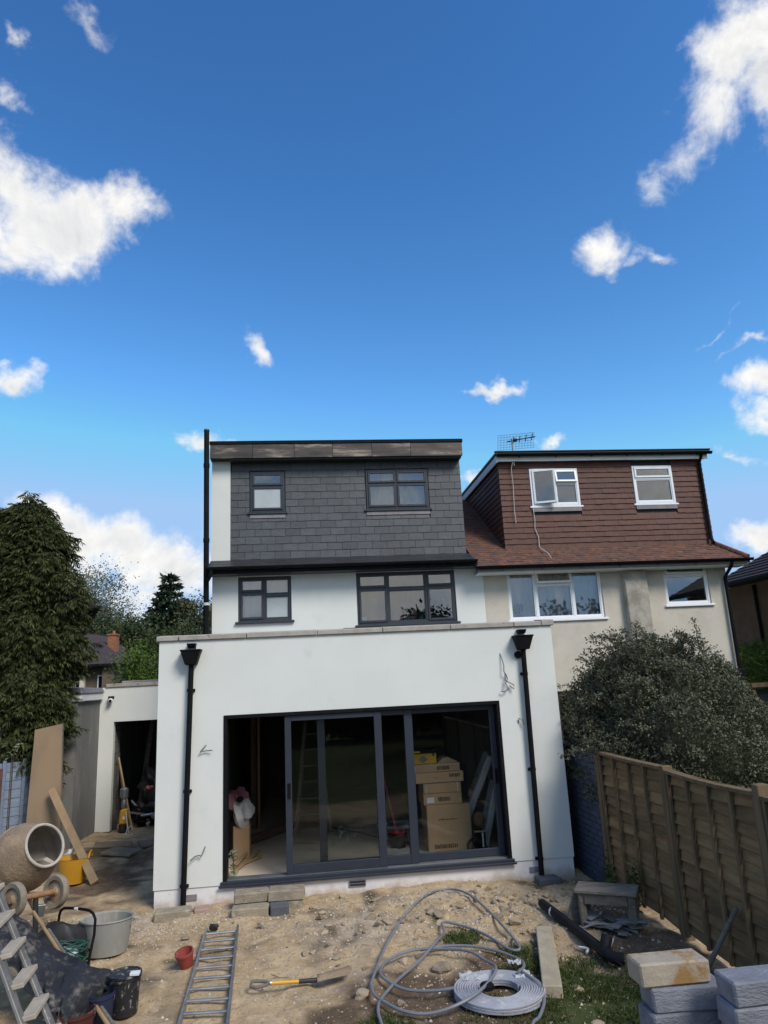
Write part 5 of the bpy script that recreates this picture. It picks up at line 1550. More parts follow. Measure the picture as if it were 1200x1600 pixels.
# stepladder in the left foreground
LR = [(-2.14, 5.70, 1.23), (-2.035, 5.65, 1.065), (-1.93, 5.60, .90), (-1.83, 5.55, .735)]
LL = [(-2.13, 5.40, 1.22), (-2.04, 5.35, 1.05), (-1.95, 5.30, .885), (-1.86, 5.25, .73)]
t = thing('stepladder', 'paint splashed aluminium stepladder leaning in the left foreground', 'stepladder', (-1.9, 5.5, 0))
dv = (Vector(LR[3]) - Vector(LR[0])) / 3
def ext(p, k): return Vector(p) + dv * k
nrm = Vector((.25, -.5, .1))
MB().beam(ext(LR[0], -1.5), ext(LR[3], 4.35), .022, .070, (0, 1, 0)).build('rail', ALUD, t, bevel=.004)
MB().beam(ext(LL[0], -1.5), ext(LL[3], 4.35), .022, .070, (0, 1, 0)).build('rail', ALUD, t, bevel=.004)
for k in range(-1, 7):
    a = ext(LR[0], k) + Vector((.012, 0, 0)); b = ext(LL[0], k) + Vector((.02, 0, 0))
    MB().beam(a, b, .030, .095, (1, 0, .15)).build('tread', TREADM, t, bevel=.004)
for off in (0, -.33):
    b0 = Vector((-2.31, 5.92 + off, 1.09)); b1 = Vector((-2.02, 5.85 + off, .44))
    d_ = b1 - b0
    MB().beam(b0 - d_ * .5, b0 + d_ * 1.67, .020, .045, (0, 1, 0)).build('rear_rail', ALUD, t, bevel=.003)
# long poles across the heap
for p, q, mt, lab in (((-2.79, 8.12, .59), (-1.52, 6.45, .06), WOODB, 'upper pale wooden pole lying across the black membrane'),
                      ((-2.57, 7.92, .47), (-1.53, 6.52, .075), OLDWOOD, 'lower dark wooden pole lying across the black membrane')):
    tag(MB().tube([p, tuple((Vector(p) + Vector(q)) / 2 + Vector((0, 0, -.01))), q], .017, 9).build('pole', mt, None, smooth=True), lab, 'pole')
# bent tube handle of a sack truck
t = thing('hand_truck', 'black tubular sack truck handle standing up beside the galvanised tub', 'hand truck', (-2.5, 8.45, 0))
pts = [(-2.75, 8.75, .0), (-2.745, 8.74, .2), (-2.72, 8.70, .38), (-2.705, 8.69, .43), (-2.66, 8.65, .465), (-2.60, 8.6, .475), (-2.48, 8.5, .49), (-2.37, 8.40, .50), (-2.31, 8.35, .50), (-2.255, 8.29, .485), (-2.22, 8.25, .44), (-2.225, 8.25, .30), (-2.255, 8.22, .10), (-2.26, 8.21, .0)]
MB().tube(pts, .014, 10).build('frame', BLACKP, t, smooth=True)
MB().tube([(-2.745, 8.74, .16), (-2.245, 8.23, .16)], .011, 8).build('cross_bar', BLACKP, t, smooth=True)
MB().obox((-2.5, 8.43, .03), (.5, .14, .012), (0, 0, -.79)).build('toe_plate', BLACKM, t, bevel=.003)
MB().tube([(-2.50, 8.50, .489), (-2.46, 8.47, .492)], .0155, 8).build('label_band', WHITEL, t, smooth=True)
# tangle of green cord
rr = random.Random(2)
pts = []
for k in range(150):
    a = k * .55
    pts.append((-2.44 + .15 * math.cos(a + .4 * math.sin(k * .21)) * (1 + .2 * math.sin(k * .37)), 8.22 + .12 * math.sin(a) * (1 + .25 * math.sin(k * .31)), .10 + .09 * math.sin(a * .53 + k * .05) + .05))
tag(MB().tube(pts, .0055, 5).build('cord', GREENC, None, smooth=True), 'tangle of dark green cord inside the sack truck handle', 'cord')
tag(MB().blob((-2.46, 8.20, .11), .11, 5, 2, .2).build('bag', BAGW, None, smooth=True), 'small pale bag wrapped in the green cord', 'bag')
# buckets under the membrane
def bucket(name, label, x, y, r, h, mat, lid=None):
    t = thing(name, label, 'bucket', (x, y, 0))
    lathe_at([(r * .84, 0), (r * .97, h * .86), (r * 1.04, h * .87), (r * 1.04, h * .93), (r, h * .935), (r, h), (r * .95, h), (r * .8, .02), (0, .02)], x, y, 0, 28).build('body', mat, t, smooth=True, angle=30)
    if lid:
        lathe_at([(r * 1.06, h * .965), (r * 1.06, h * 1.01), (r * .92, h * 1.015), (r * .90, h * .99), (0, h * .99)], x, y, 0, 28).build('lid', lid, t, smooth=True, angle=30)
    MB().tube([(x + r * 1.04 * math.cos(a), y + r * 1.04 * math.sin(a) * .4 - .02, h * .88 - abs(math.sin(a)) * .10) for a in [PI * k / 10 for k in range(11)]], .004, 5).build('handle', ALU, t, smooth=True)
    return t
t = bucket('bucket', 'black paint splashed bucket with a lid at the right end of the membrane', -1.640, 7.10, .135, .31, SPLASH, SPLASH)
MB().box(-1.58, -1.50, 7.0, 7.06, .31, .335).build('scraper', WHITEL, t, bevel=.003)
bucket('bucket', 'maroon bucket half covered by the black membrane at the bottom left', -1.93, 6.72, .15, .20, MAROON)
bucket('bucket', 'dark navy bucket tucked between the membrane and the black bucket', -1.80, 6.93, .12, .24, BLUEB)
# slabs and litter by the outbuilding
for k, (x, y, s, rz, lab) in enumerate(((-3.45, 13.75, .62, .2, 'broken paving slab nearest the outbuilding doorway'), (-3.15, 13.1, .55, -.35, 'cracked paving slab lying flat in front of the outbuilding'), (-2.72, 13.6, .5, .5, 'tilted paving slab against the extension side'))):
    z = float(gh(x, y))
    tag(MB().obox((x, y, z + .03), (s, s * .7, .045), (.04 * (k - 1), .05, rz)).build('paving_slab', SLABS, None, bevel=.008), lab, 'paving slab')
for k, (x, y, lab) in enumerate(((-3.95, 13.05, 'white torn plastic scrap at the foot of the grey flank wall'), (-3.72, 12.65, 'crumpled white packaging beside the leaning plank'))):
    z = float(gh(x, y))
    def scrap(u, v, x=x, y=y, z=z, k=k):
        return (x + .20 * (u - .5), y + .16 * (v - .5), z + .06 + .16 * nv_(u * 3, v * 3 + k, .8, 3) + .10 * u)
    tag(sheet('packaging', WHITEP, scrap, 9, 8), lab, 'packaging')

# clutter inside the outbuilding doorway
t = thing('breaker', 'yellow demolition breaker standing by the outbuilding door jamb', 'breaker', (-3.52, 14.7, .12))
lathe_at([(.05, 0), (.075, .02), (.08, .17), (.05, .20), (0, .2)], -3.52, 14.7, .72, 16).build('motor', ALU, t, smooth=True)
MB().tube([(-3.62, 14.68, .74), (-3.42, 14.72, .74)], .02, 8).build('handle', BLACKP, t, smooth=True)
lathe_at([(.03, 0), (.05, .04), (.045, .16), (.03, .2)], -3.52, 14.7, .53, 12).build('neck', ALU, t, smooth=True)
MB().hexa([(-3.60, 14.63, .26), (-3.46, 14.63, .26), (-3.44, 14.78, .26), (-3.60, 14.78, .26), (-3.58, 14.63, .53), (-3.44, 14.63, .55), (-3.44, 14.76, .55), (-3.58, 14.76, .53)]).build('body', YBOX, t, bevel=.03)
lathe_at([(.06, 0), (.075, .02), (.07, .14), (.03, .16), (0, .16)], -3.53, 14.7, .12, 14).build('boot', BLACKM, t, smooth=True)
MB().box(-3.52, -3.47, 14.62, 14.629, .36, .41).build('badge', WHITEL, t)
for p, q, lab in (((-3.36, 14.75, .10), (-3.80, 15.28, 1.42), 'longer pale timber batten leaning in the outbuilding doorway'), ((-3.41, 14.82, .10), (-3.72, 15.25, 1.02), 'shorter timber batten leaning behind the long one in the doorway')):
    tag(MB().beam(p, q, .035, .045).build('timber_batten', WOODB, None, bevel=.003), lab, 'batten')
pts = [(-3.46, 14.6, .50), (-3.43, 14.55, .38), (-3.40, 14.55, .22), (-3.36, 14.5, .14), (-3.31, 14.52, .20), (-3.34, 14.55, .26), (-3.40, 14.5, .20), (-3.42, 14.48, .12), (-3.34, 14.46, .11), (-3.29, 14.5, .12)]
tag(MB().tube(pts, .010, 6).build('rope', CABLEW, None, smooth=True), 'white rope hanging in a loop from the yellow breaker', 'rope')
crr = random.Random(9)
clut = [(-3.05, 15.6, .35, .30), (-2.85, 15.9, .62, .34), (-3.25, 16.1, .75, .28), (-2.6, 15.7, .40, .32), (-3.35, 15.75, .30, .20)]
for k, (x, y, z, r_) in enumerate(clut):
    tag(MB().blob((x, y, z), r_, 30 + k, 3, .28, 1.9, (1, .8, 1.1)).build('rubbish_sack', TARPM if k % 2 else BLACKM, None, smooth=True), 'bulging black sack in the heap inside the dark outbuilding doorway', 'sack', 'sacks heaped inside the outbuilding')
for k in range(22):
    x, y = crr.uniform(-3.3, -2.45), crr.uniform(15.1, 15.7); z = crr.uniform(.12, .5)
    a = crr.uniform(0, PI)
    d = Vector((math.cos(a), .3 * math.sin(a), crr.uniform(.0, 1.0))).normalized()
    tag(MB().tube([(x, y, z), tuple(Vector((x, y, z)) + d * crr.uniform(.35, .8))], crr.uniform(.012, .028), 8).build('metal_tube', ALU if k % 3 else BLACKP, None, smooth=True), 'scrap metal tube stuck in the heap inside the outbuilding doorway', 'tube', 'metal tubes in the outbuilding heap')
for k in range(2):
    c = Vector(((-2.78, 15.3, .40), (-2.55, 15.35, .36))[k])
    tag(MB().tube([c + Vector((.19 * math.cos(2 * PI * j / 24), .05 * math.sin(2 * PI * j / 24), .19 * math.sin(2 * PI * j / 24))) for j in range(24)], .02, 8, closed=True).build('hose_coil', BLACKP, None, smooth=True), ('coiled black hose standing in the outbuilding heap, on the left', 'coiled black hose standing in the outbuilding heap, on the right')[k], 'hose')
for c, r_, lab in (((-3.15, 15.15, .84), .05, 'red plastic fitting on top of the outbuilding heap'), ((-2.92, 15.0, .52), .04, 'red handled tool lower down in the outbuilding heap')):
    tag(MB().blob(c, r_, 3, 2, .3, 1.5, (1.3, .6, .8)).build('tool', REDT, None, smooth=True), lab, 'tool')
for k in range(9):
    m = MB().blob((-3.12 + .10 * k, 14.98 + .02 * (k % 3), .20 + .13 * (k % 4)), .04 + .012 * (k % 3), 60 + k, 2, .3)
    tag(m.build('tin', GALV, None, smooth=True), 'dented metal tin lying at the front of the outbuilding heap', 'tin', 'metal tins in the outbuilding heap')
for k, x in enumerate((-3.6, -3.3, -2.95, -2.62)):
    tag(MB().beam((x, 16.3, .1), (x + .12, 16.9, 2.1), .10, .025).build('board', WOODB if k % 2 else OLDWOOD, None, bevel=.003), 'board stood upright in the dark at the back of the outbuilding', 'board', 'boards stood in the outbuilding')

# ------------------------------------------------------------------ blocks against the extension
def block(x0, x1, y0, y1, z0, z1, mat, label, rz=0., grp=None, name='concrete_block', bev=.012):
    c = ((x0 + x1) / 2, (y0 + y1) / 2, (z0 + z1) / 2)
    m = MB()
    jit = lambda: random.uniform(-.008, .008)
    sx, sy, sz = (x1 - x0) / 2, (y1 - y0) / 2, (z1 - z0) / 2
    mt = Matrix.Rotation(rz, 3, 'Z')
    vs = [Vector(c) + mt @ Vector((a * sx + jit(), b * sy + jit(), d * sz + jit() * .4)) for a, b, d in ((-1, -1, -1), (1, -1, -1), (1, 1, -1), (-1, 1, -1), (-1, -1, 1), (1, -1, 1), (1, 1, 1), (-1, 1, 1))]
    return tag(m.hexa(vs).build(name, mat, None, bevel=bev), label, 'block', grp)
block(-.960, -.525, 9.36, 9.57, -.03, .105, CONCB, 'tan concrete block forming the lower step below the open door')
block(-.515, -.28, 9.38, 9.58, -.03, .10, CONCD, 'short dark grey block at the right of the lower step', .08)
block(-.94, -.50, 9.60, 9.86, -.03, .095, CONCB, 'tan concrete block under the left of the top step')
block(-.495, -.105, 9.58, 9.86, -.03, .095, CONCB, 'tan concrete block under the right of the top step')
block(-.955, -.545, 9.60, 9.84, .097, .215, CONCB, 'tan concrete block on the left of the top step', .02)
block(-.535, -.090, 9.57, 9.83, .097, .218, CONCB, 'tan concrete block on the right of the top step', -.03)
block(-1.905, -1.475, 9.57, 9.80, -.05, .085, CONCB, 'long concrete block under the left downpipe', .05)
block(-1.455, -1.27, 9.70, 9.86, -.03, .05, PINKBR, 'pinkish broken brick beside the left downpipe', .1, name='brick')
block(2.95, 3.25, 9.72, 9.95, -.06, .048, CONCD, 'dark grey block under the right downpipe', .05)

# stacks of blocks in the right foreground
G1 = 'blue grey blocks in the left foreground stack'; G2 = 'blue grey blocks in the right foreground stack'
for k in range(5):
    rz = random.uniform(-.06, .06); dx = random.uniform(-.015, .02)
    block(2.115 + dx, 2.60 + dx, 4.80, 5.02, .0 + k * .14, .138 + k * .14, CONCG, ('blue grey concrete block bottom of the left foreground stack', 'blue grey concrete block second from the bottom of the left foreground stack', 'blue grey concrete block in the middle of the left foreground stack', 'blue grey block second below the tan top block of the left stack', 'blue grey block directly under the tan top block')[k], rz)
o = block(2.075, 2.545, 4.815, 5.03, .702, .838, CONCT, 'tan stained concrete block topping the left foreground stack', -.02)
for k in range(6):
    dx = random.uniform(-.015, .015)
    block(2.475 + dx, 2.915 + dx, 4.45, 4.67, .0 + k * .14, .138 + k * .14, CONCG, ('blue grey concrete block bottom of the right foreground stack', 'blue grey concrete block second from the bottom of the right stack', 'blue grey concrete block third from the bottom of the right stack', 'blue grey concrete block third from the top of the right stack', 'blue grey concrete block second from the top of the right stack', 'blue grey block with a pink dusting topping the right foreground stack')[k], random.uniform(-.04, .04))
for k in range(6):
    block(2.945, 3.385, 4.47, 4.69, .0 + k * .14, .138 + k * .14, CONCG, ('blue grey block bottom of the column at the far right edge', 'blue grey block second from the bottom of the column at the far right edge', 'blue grey block third from the bottom of the column at the far right edge', 'blue grey block third from the top of the column at the far right edge', 'blue grey block second from the top of the column at the far right edge', 'blue grey block topping the column at the far right edge')[k], random.uniform(-.03, .03))

# ------------------------------------------------------------------ ladder on the ground
t = thing('ladder', 'grey aluminium ladder lying flat on the soil', 'ladder', (-.95, 7.6, 0))
a0, a1 = Vector((-1.185, 8.90, .05)), Vector((-1.06, 5.9, .06))
b0, b1 = Vector((-.840, 8.91, .05)), Vector((-.655, 5.85, .06))
MB().beam(a0, a1, .025, .062, (0, 0, 1)).build('rail', ALU, t, bevel=.003)
MB().beam(b0, b1, .025, .062, (0, 0, 1)).build('rail', ALU, t, bevel=.003)
for k in range(12):
    f = .04 + k * .082
    MB().tube([a0.lerp(a1, f), b0.lerp(b1, f)], .0135, 8).build('rung', ALU, t, smooth=True)
tag(MB().blob((-1.12, 8.99, .05), .045, 4, 2, .3, 1.4, (1.3, .8, .8)).build('glove', BLACKM, None, smooth=True), 'small dark rag at the top end of the ladder', 'rag')
t = thing('plant_pot', 'red plastic plant pot tipped beside the ladder', 'plant pot', (-1.25, 7.98, .02))
lathe_at([(.06, 0), (.088, .13), (.094, .13), (.094, .15), (.083, .15), (.055, .015), (0, .015)], -1.25, 7.98, .02, 20, 1, 1, 14, -10, 0).build('body', REDP, t, smooth=True, angle=40)
block(-1.36, -1.20, 8.12, 8.26, -.02, .06, PINKBR, 'pink brick end lying by the red plant pot', .4, name='brick')
# spade
t = thing('spade', 'yellow shafted spade with a dirty blade lying on the soil', 'spade', (-.1, 7.25, .03))
MB().tube([(-.375, 7.214, .075), (-.13, 7.225, .062)], .0165, 10).build('shaft', YBOX, t, smooth=True)
MB().tube([(-.135, 7.225, .062), (.03, 7.24, .055)], [.019, .021], 10).build('socket', BLACKM, t, smooth=True)
MB().tube([(-.395, 7.213, .076), (-.375, 7.214, .075)], .02, 10).build('collar', STEEL, t, smooth=True)
MB().tube([(-.40, 7.213, .076), (-.43, 7.245, .08), (-.52, 7.27, .085), (-.56, 7.26, .085), (-.565, 7.19, .075), (-.52, 7.165, .07), (-.43, 7.19, .072)], .015, 8, closed=True).build('grip', OLDWOOD, t, smooth=True)
sb = lambda u, v: (.03 + .30 * u, 7.185 + .16 * v + .13 * u + (.03 * u * (v - .5)), .06 + .018 * math.cos(PI * (v - .5)) - .012 * u + .02 * abs(v - .5) * (u > .9))
sheet('blade', MIXERM, lambda u, v: (sb(u, v)[0] + .03 * math.sin(PI * v) * u, sb(u, v)[1], sb(u, v)[2]), 8, 8, t, .004)

# ------------------------------------------------------------------ conduit coil and loose loops
def smooth_path(pts, n=10):
    P = [Vector(p) for p in pts]; out = []
    for i in range(len(P) - 1):
        p0, p1, p2, p3 = P[max(i - 1, 0)], P[i], P[i + 1], P[min(i + 2, len(P) - 1)]
        for k in range(n):
            t_ = k / n
            out.append(.5 * ((2 * p1) + (p2 - p0) * t_ + (2 * p0 - 5 * p1 + 4 * p2 - p3) * t_ ** 2 + (3 * p1 - p0 - 3 * p2 + p3) * t_ ** 3))
    out.append(P[-1]); return out
t = thing('conduit', 'flat coil of pale grey conduit with loose grey loops sprawling over the soil', 'conduit coil', (1.56, 6.58, 0))
cx_, cy_ = 1.565, 6.60
for layer in range(3):
    pts = []
    turns = 10
    for k in range(turns * 36):
        a = 2 * PI * k / 36; r_ = .175 + .021 * k / 36 + random.uniform(-.0015, .0015)
        pts.append((cx_ + r_ * math.cos(a), cy_ + r_ * math.sin(a), float(gh(cx_, cy_)) + .03 + layer * .0205 + .004 * math.sin(a * 2 + layer)))
    MB().tube(pts, .0108, 6).build('coil', COILM, t, smooth=True)
loops = {
 'a': [(.51, 7.08, .05), (.64, 7.58, .06), (.82, 8.18, .05), (1.1, 8.88, .05), (1.44, 9.45, .06), (1.74, 9.59, .06), (1.91, 9.23, .06), (2.0, 8.55, .05), (2.02, 7.93, .06), (2.03, 7.56, .05), (1.99, 7.46, .05), (1.91, 7.53, .05), (1.82, 7.85, .04), (1.71, 8.14, .04), (1.54, 8.35, .05), (1.42, 8.42, .06), (1.39, 8.16, .06), (1.25, 7.82, .09), (1.02, 7.48, .07), (.75, 7.10, .05), (.57, 6.74, .05), (.52, 6.51, .05), (.53, 6.29, .05), (.54, 6.11, .04), (.62, 5.9, .03)],
 'b': [(.51, 7.08, .05), (.52, 6.84, .06), (.60, 6.61, .06), (.74, 6.44, .05), (.92, 6.36, .06), (1.13, 6.35, .09), (1.34, 6.44, .12), (1.53, 6.68, .13), (1.63, 6.93, .12), (1.61, 7.23, .09), (1.51, 7.47, .08), (1.30, 7.69, .07), (1.07, 7.75, .07), (.87, 7.71, .06), (.70, 7.56, .05), (.62, 7.32, .05), (.65, 7.12, .06), (.80, 6.90, .06), (1.02, 6.74, .07), (1.20, 6.67, .09)],
 'c': [(1.07, 7.78, .05), (1.31, 7.79, .05), (1.56, 7.69, .05), (1.77, 7.51, .05), (1.89, 7.34, .06), (1.94, 7.15, .07), (1.89, 6.94, .09), (1.80, 6.80, .10)],
 'd': [(1.83, 6.86, .10), (1.90, 6.60, .09), (1.88, 6.35, .07), (1.76, 6.12, .05), (1.68, 6.03, .05), (1.58, 5.80, .04)],
}
for k, p in loops.items():
    MB().tube(smooth_path([(x, y, z + float(gh(x, y)) * .6) for x, y, z in p]), .0135, 8).build('loose_loop', HOSEM, t, smooth=True)
for k, (x, y, z, w_) in enumerate(((1.42, 6.86, .10, .26), (1.86, 7.14, .08, .12), (1.83, 6.78, .10, .15))):
    def film(u, v, x=x, y=y, z=z, w_=w_, k=k):
        return (x + w_ * (u - .5), y + w_ * .7 * (v - .5), z + .035 * nv_(u * 3 + k, v * 3, .5, 3) + .03 * nv_(u * 3, v * 3 + k, .2, 4) + .0)
    sheet('wrapping_film', POLY, film, 12, 10, t, .002)
tag(MB().lathe([(.052, .10), (.06, .105), (.06, .135), (.05, .145), (.03, .15), (0, .15)], 18, Matrix.Translation((1.46, 6.58, .0))).build('tape_roll', BLACKP, None, smooth=True), 'black reel of tape sitting on the pale conduit coil', 'tape')

# concrete post, black pipe, bench, slates, stick
tag(MB().beam((2.405, 7.91, .055), (1.995, 6.47, .07), .165, .10, (0, 0, 1)).build('concrete_post', CONCP, None, bevel=.007), 'long tan concrete post lying in the grass', 'concrete post')
t = thing('drain_pipe', 'black plastic soil pipe with a branch and bend lying on the soil', 'pipe', (2.72, 7.9, .05))
MB().tube([(2.66, 8.72, .075), (2.735, 7.20, .09)], .050, 16).build('pipe', PVCB, t, smooth=True)
MB().tube([(2.735, 7.22, .09), (2.745, 7.05, .09)], .060, 16).build('socket', PVCB, t, smooth=True)
MB().tube([(2.74, 7.14, .10), (2.80, 7.19, .20)], [.052, .055], 14).build('branch', PVCB, t, smooth=True)
MB().tube([(2.745, 7.07, .09), (2.755, 7.0, .09), (2.79, 6.95, .09), (2.84, 6.93, .09)], .054, 14).build('bend', PVCB, t, smooth=True)
MB().tube([(2.675, 8.40, .076), (2.677, 8.36, .076)], .0515, 16).build('label_band', WHITEL, t, smooth=True)

t = thing('bench', 'low weathered wooden bench at the foot of the fence', 'bench', (3.15, 7.95, 0))
BR = Matrix.Rotation(-.52, 3, 'Z'); BC = Vector((3.14, 7.93, 0))
def bl(x, y, z): return BC + BR @ Vector((x, y, z))
for k, yy in enumerate((-.12, .06)):
    MB().obox(bl(0, yy + .03, .395), (.64, .165, .035), mat=BR).build('seat_plank', OLDWOOD, t, bevel=.006)
for sx in (-1, 1):
    for sy_ in (-1, 1):
        MB().beam(bl(sx * .25, sy_ * .12, -.02), bl(sx * .25, sy_ * .115, .377), .07, .06, (0, 1, 0)).build('leg', OLDWOOD, t, bevel=.005)
    MB().obox(bl(sx * .25, .0, .33), (.035, .19, .08), mat=BR).build('side_rail', OLDWOOD, t, bevel=.004)
MB().obox(bl(0, -.14, .325), (.44, .025, .10), mat=BR).build('apron_rail', OLDWOOD, t, bevel=.004)
tag(MB().beam((2.78, 8.05, .0), (2.93, 8.10, .33), .20, .035, (0, 1, 0)).build('board', OLDWOOD, None, bevel=.005), 'grey wooden board leaning on the left end of the bench', 'board')
srr = random.Random(14)
for k in range(26):
    c = bl(srr.uniform(-.24, .3), srr.uniform(-.22, .12), 0)
    z = float(gh(c.x, c.y)) + .02 + (k % 5) * .022
    tag(MB().obox((c.x, c.y, z), (srr.uniform(.12, .28), srr.uniform(.08, .16), .012), (srr.uniform(-.15, .15), srr.uniform(-.15, .15), srr.uniform(0, 3))).build('broken_slate', SLATEB, None), 'broken grey slate in the pile under the bench', 'slate', 'broken slates piled under the bench')
tag(MB().tube([(3.70, 6.40, .60), (3.47, 6.66, .03)], [.020, .024], 9).build('stick', OLDWOOD, None, smooth=True), 'thick wooden stick leaning against the fence', 'stick')
for pts, lab, mt in (([(2.78, 7.80, .04), (2.95, 7.84, .07), (3.15, 7.78, .05), (3.30, 7.62, .03)], 'grey conduit offcut curving behind the black pipe', HOSEM),
                 ([(2.82, 7.28, .03), (2.98, 7.50, .05)], 'short straight white pipe offcut beside the black pipe', CABLEW),
                 ([(2.62, 7.30, .03), (2.66, 7.36, .05), (2.60, 7.44, .04)], 'bent white cable offcut left of the black pipe', CABLEW)):
    tag(MB().tube(smooth_path([(x, y, z + float(gh(x, y))) for x, y, z in pts], 6), .012, 7).build('pipe_offcut', mt, None, smooth=True), lab, 'pipe offcut')
for k, (x, y, s, lab) in enumerate(((1.22, 7.42, .085, 'square tan stone under the conduit loop'), (1.36, 6.02, .06, 'brown clod of earth in front of the conduit coil'), (2.28, 6.66, .05, 'pale scrap of stone in the grass by the concrete post'), (2.18, 5.98, .05, 'flat pale chip on the grass in the foreground'), (.42, 7.0, .07, 'rounded stone left of the conduit loops'))):
    tag(MB().blob((x, y, float(gh(x, y)) + s * .3), s, 70 + k, 2, .22, 1.2, (1.1, .9, .6)).build('stone', STONEM, None), lab, 'stone')

# rubble, grit, turf
proto = []
for k in range(6):
    m = MB().blob((0, 0, 0), 1, 90 + k, 1, .34, 1.5, (1, .8, .55))
    proto.append(m)
srr = random.Random(21)
meshes = []
for p in proto:
    me = bpy.data.meshes.new('rubble_stone'); me.from_pydata(p.v, [], p.f); me.materials.append(STONEM); meshes.append(me)
cnt = 0
while cnt < 240:
    if srr.random() < .62: x, y = srr.gauss(2.0, .75), srr.gauss(8.95, .42)
    elif srr.random() < .5: x, y = srr.gauss(.4, .6), srr.gauss(8.5, .5)
    else: x, y = srr.uniform(-2.9, 3.4), srr.uniform(6.2, 9.7)
    if y > 9.85 or x > 3.5: continue
    s = srr.choice((.018, .022, .03, .035, .05, .065)) * srr.uniform(.8, 1.2)
    o = bpy.data.objects.new('rubble_stone', srr.choice(meshes)); COL.objects.link(o)
    o.location = (x, y, float(gh(x, y)) + s * .2); o.scale = (s, s, s); o.rotation_euler = (srr.uniform(-.4, .4), srr.uniform(-.4, .4), srr.uniform(0, 6))
    o['label'] = 'lump of tan rubble lying loose on the churned soil'; o['category'] = 'stone'; o['group'] = 'loose rubble on the soil'
    cnt += 1
rng = np.random.default_rng(5)
def grit(name, n, xs, ys, smin, smax, mat):
    t0 = np.array([(1, 0, 0), (-.5, .8, 0), (-.6, -.75, 0), (0.05, 0, .75), (0, 0, -.6)]); F = np.array([(0, 1, 3), (1, 2, 3), (2, 0, 3), (1, 0, 4), (2, 1, 4), (0, 2, 4)])
    x = xs(n); y = ys(n)
    ok = (y < 9.98) & (x < 3.7); x, y = x[ok], y[ok]; n = len(x)
    s = smin + (smax - smin) * rng.random(n) ** 2.6
    a = rng.random(n) * 6.28
    v = t0[None] * s[:, None, None] * (.7 + .6 * rng.random((n, 5, 1)))
    c, sn = np.cos(a)[:, None], np.sin(a)[:, None]
    co = np.stack([v[..., 0] * c - v[..., 1] * sn + x[:, None], v[..., 0] * sn + v[..., 1] * c + y[:, None], v[..., 2] + (gh(x, y) + s * .1)[:, None]], -1).reshape(-1, 3)
    f = (F[None] + (np.arange(n) * 5)[:, None, None]).reshape(-1, 3)
    me = bpy.data.meshes.new(name); me.from_pydata(co.tolist(), [], f.tolist()); me.materials.append(mat)
    at = me.attributes.new('tint', 'FLOAT', 'FACE'); at.data.foreach_set('value', np.repeat(rng.random(n) ** 1.6, 6).astype('f'))
    o = bpy.data.objects.new(name, me); COL.objects.link(o); return kind(o, 'stuff')
grit('gravel', 9000, lambda n: np.where(rng.random(n) < .5, rng.normal(1.7, 1.1, n), rng.uniform(-3.2, 3.6, n)), lambda n: np.where(rng.random(n) < .5, rng.normal(8.9, .6, n), rng.uniform(5.2, 9.9, n)), .004, .022, GRAVELM)
grit('gravel', 2500, lambda n: rng.normal(-1.75, .5, n), lambda n: rng.normal(9.5, .35, n), .004, .018, GRAVELM)
grit('gravel', 2500, lambda n: rng.uniform(-4.1, -2.1, n), lambda n: rng.uniform(9.5, 14.8, n) * .999, .006, .03, GRAVELM)

def turf(n):
    xs = []; ys = []
    for cx, cy, rx, ry, w_ in ((2.35, 6.2, .62, 1.15, .60), (1.95, 7.25, .22, .40, .08), (1.55, 8.05, .20, .22, .06), (.55, 6.15, .28, .38, .09), (2.0, 5.6, .55, .4, .10), (1.6, 6.2, .45, .5, .06)):
        k = int(n * w_); r = rng.random(k) ** .6; a = rng.random(k) * 6.28
        xs.append(cx + rx * r * np.cos(a)); ys.append(cy + ry * r * np.sin(a))
    x = np.concatenate(xs); y = np.concatenate(ys)
    keep = (vnoise(x, y, .22, 8) + rng.random(len(x)) * .35) > .48
    x, y = x[keep], y[keep]; n = len(x)
    d = unit(rng.normal(size=(n, 3)) * .55 + np.array((0, 0, .8)))
    B = np.stack([x, y, gh(x, y) - .004], 1)
    L = .03 + .065 * rng.random(n) ** 1.6
    o = leaf_obj('grass', B, d, L, .0055 + .004 * rng.random(n), GRASSM, None, rng.random(n) ** 2, rng, bend=np.concatenate([rng.normal(size=(n, 2)) * .25, np.full((n, 1), -.12)], 1))
    return kind(o, 'stuff')
turf(24000)
# weeds at the foot of the fence
for k, (x, y, z, lab) in enumerate(((3.66, 8.35, .30, 'green weed climbing the fence above the bench'), (3.66, 9.12, .14, 'small green weed at the far foot of the fence'))):
    t = thing('weed', lab, 'weed', (x, y, 0))
    n = 160
    P = np.stack([x + rng.normal(size=n) * .02, y + rng.normal(size=n) * .07, z + rng.normal(size=n) * .12], 1); P[:, 2] = np.abs(P[:, 2])
    leaf_obj('leaves', P, unit(rng.normal(size=(n, 3))), .05, .03, GRASSM, t, None, rng)
    MB().tube([(x, y, 0), (x + .01, y, z + .1)], .006, 5).build('stem', BARK, t)
# litter of twigs
m = MB()
for k in range(170):
    x, y = srr.uniform(-.6, 3.5), srr.uniform(5.8, 8.4)
    if srr.random() < .5: x = srr.uniform(2.5, 3.6)
    a = srr.uniform(0, PI); l = srr.uniform(.04, .16); z = float(gh(x, y)) + .008
    m.tube([(x, y, z), (x + l * math.cos(a), y + l * math.sin(a), z + srr.uniform(0, .015))], srr.uniform(.0015, .0035), 4)
kind(m.build('twig_litter', OLDWOOD, None), 'stuff')

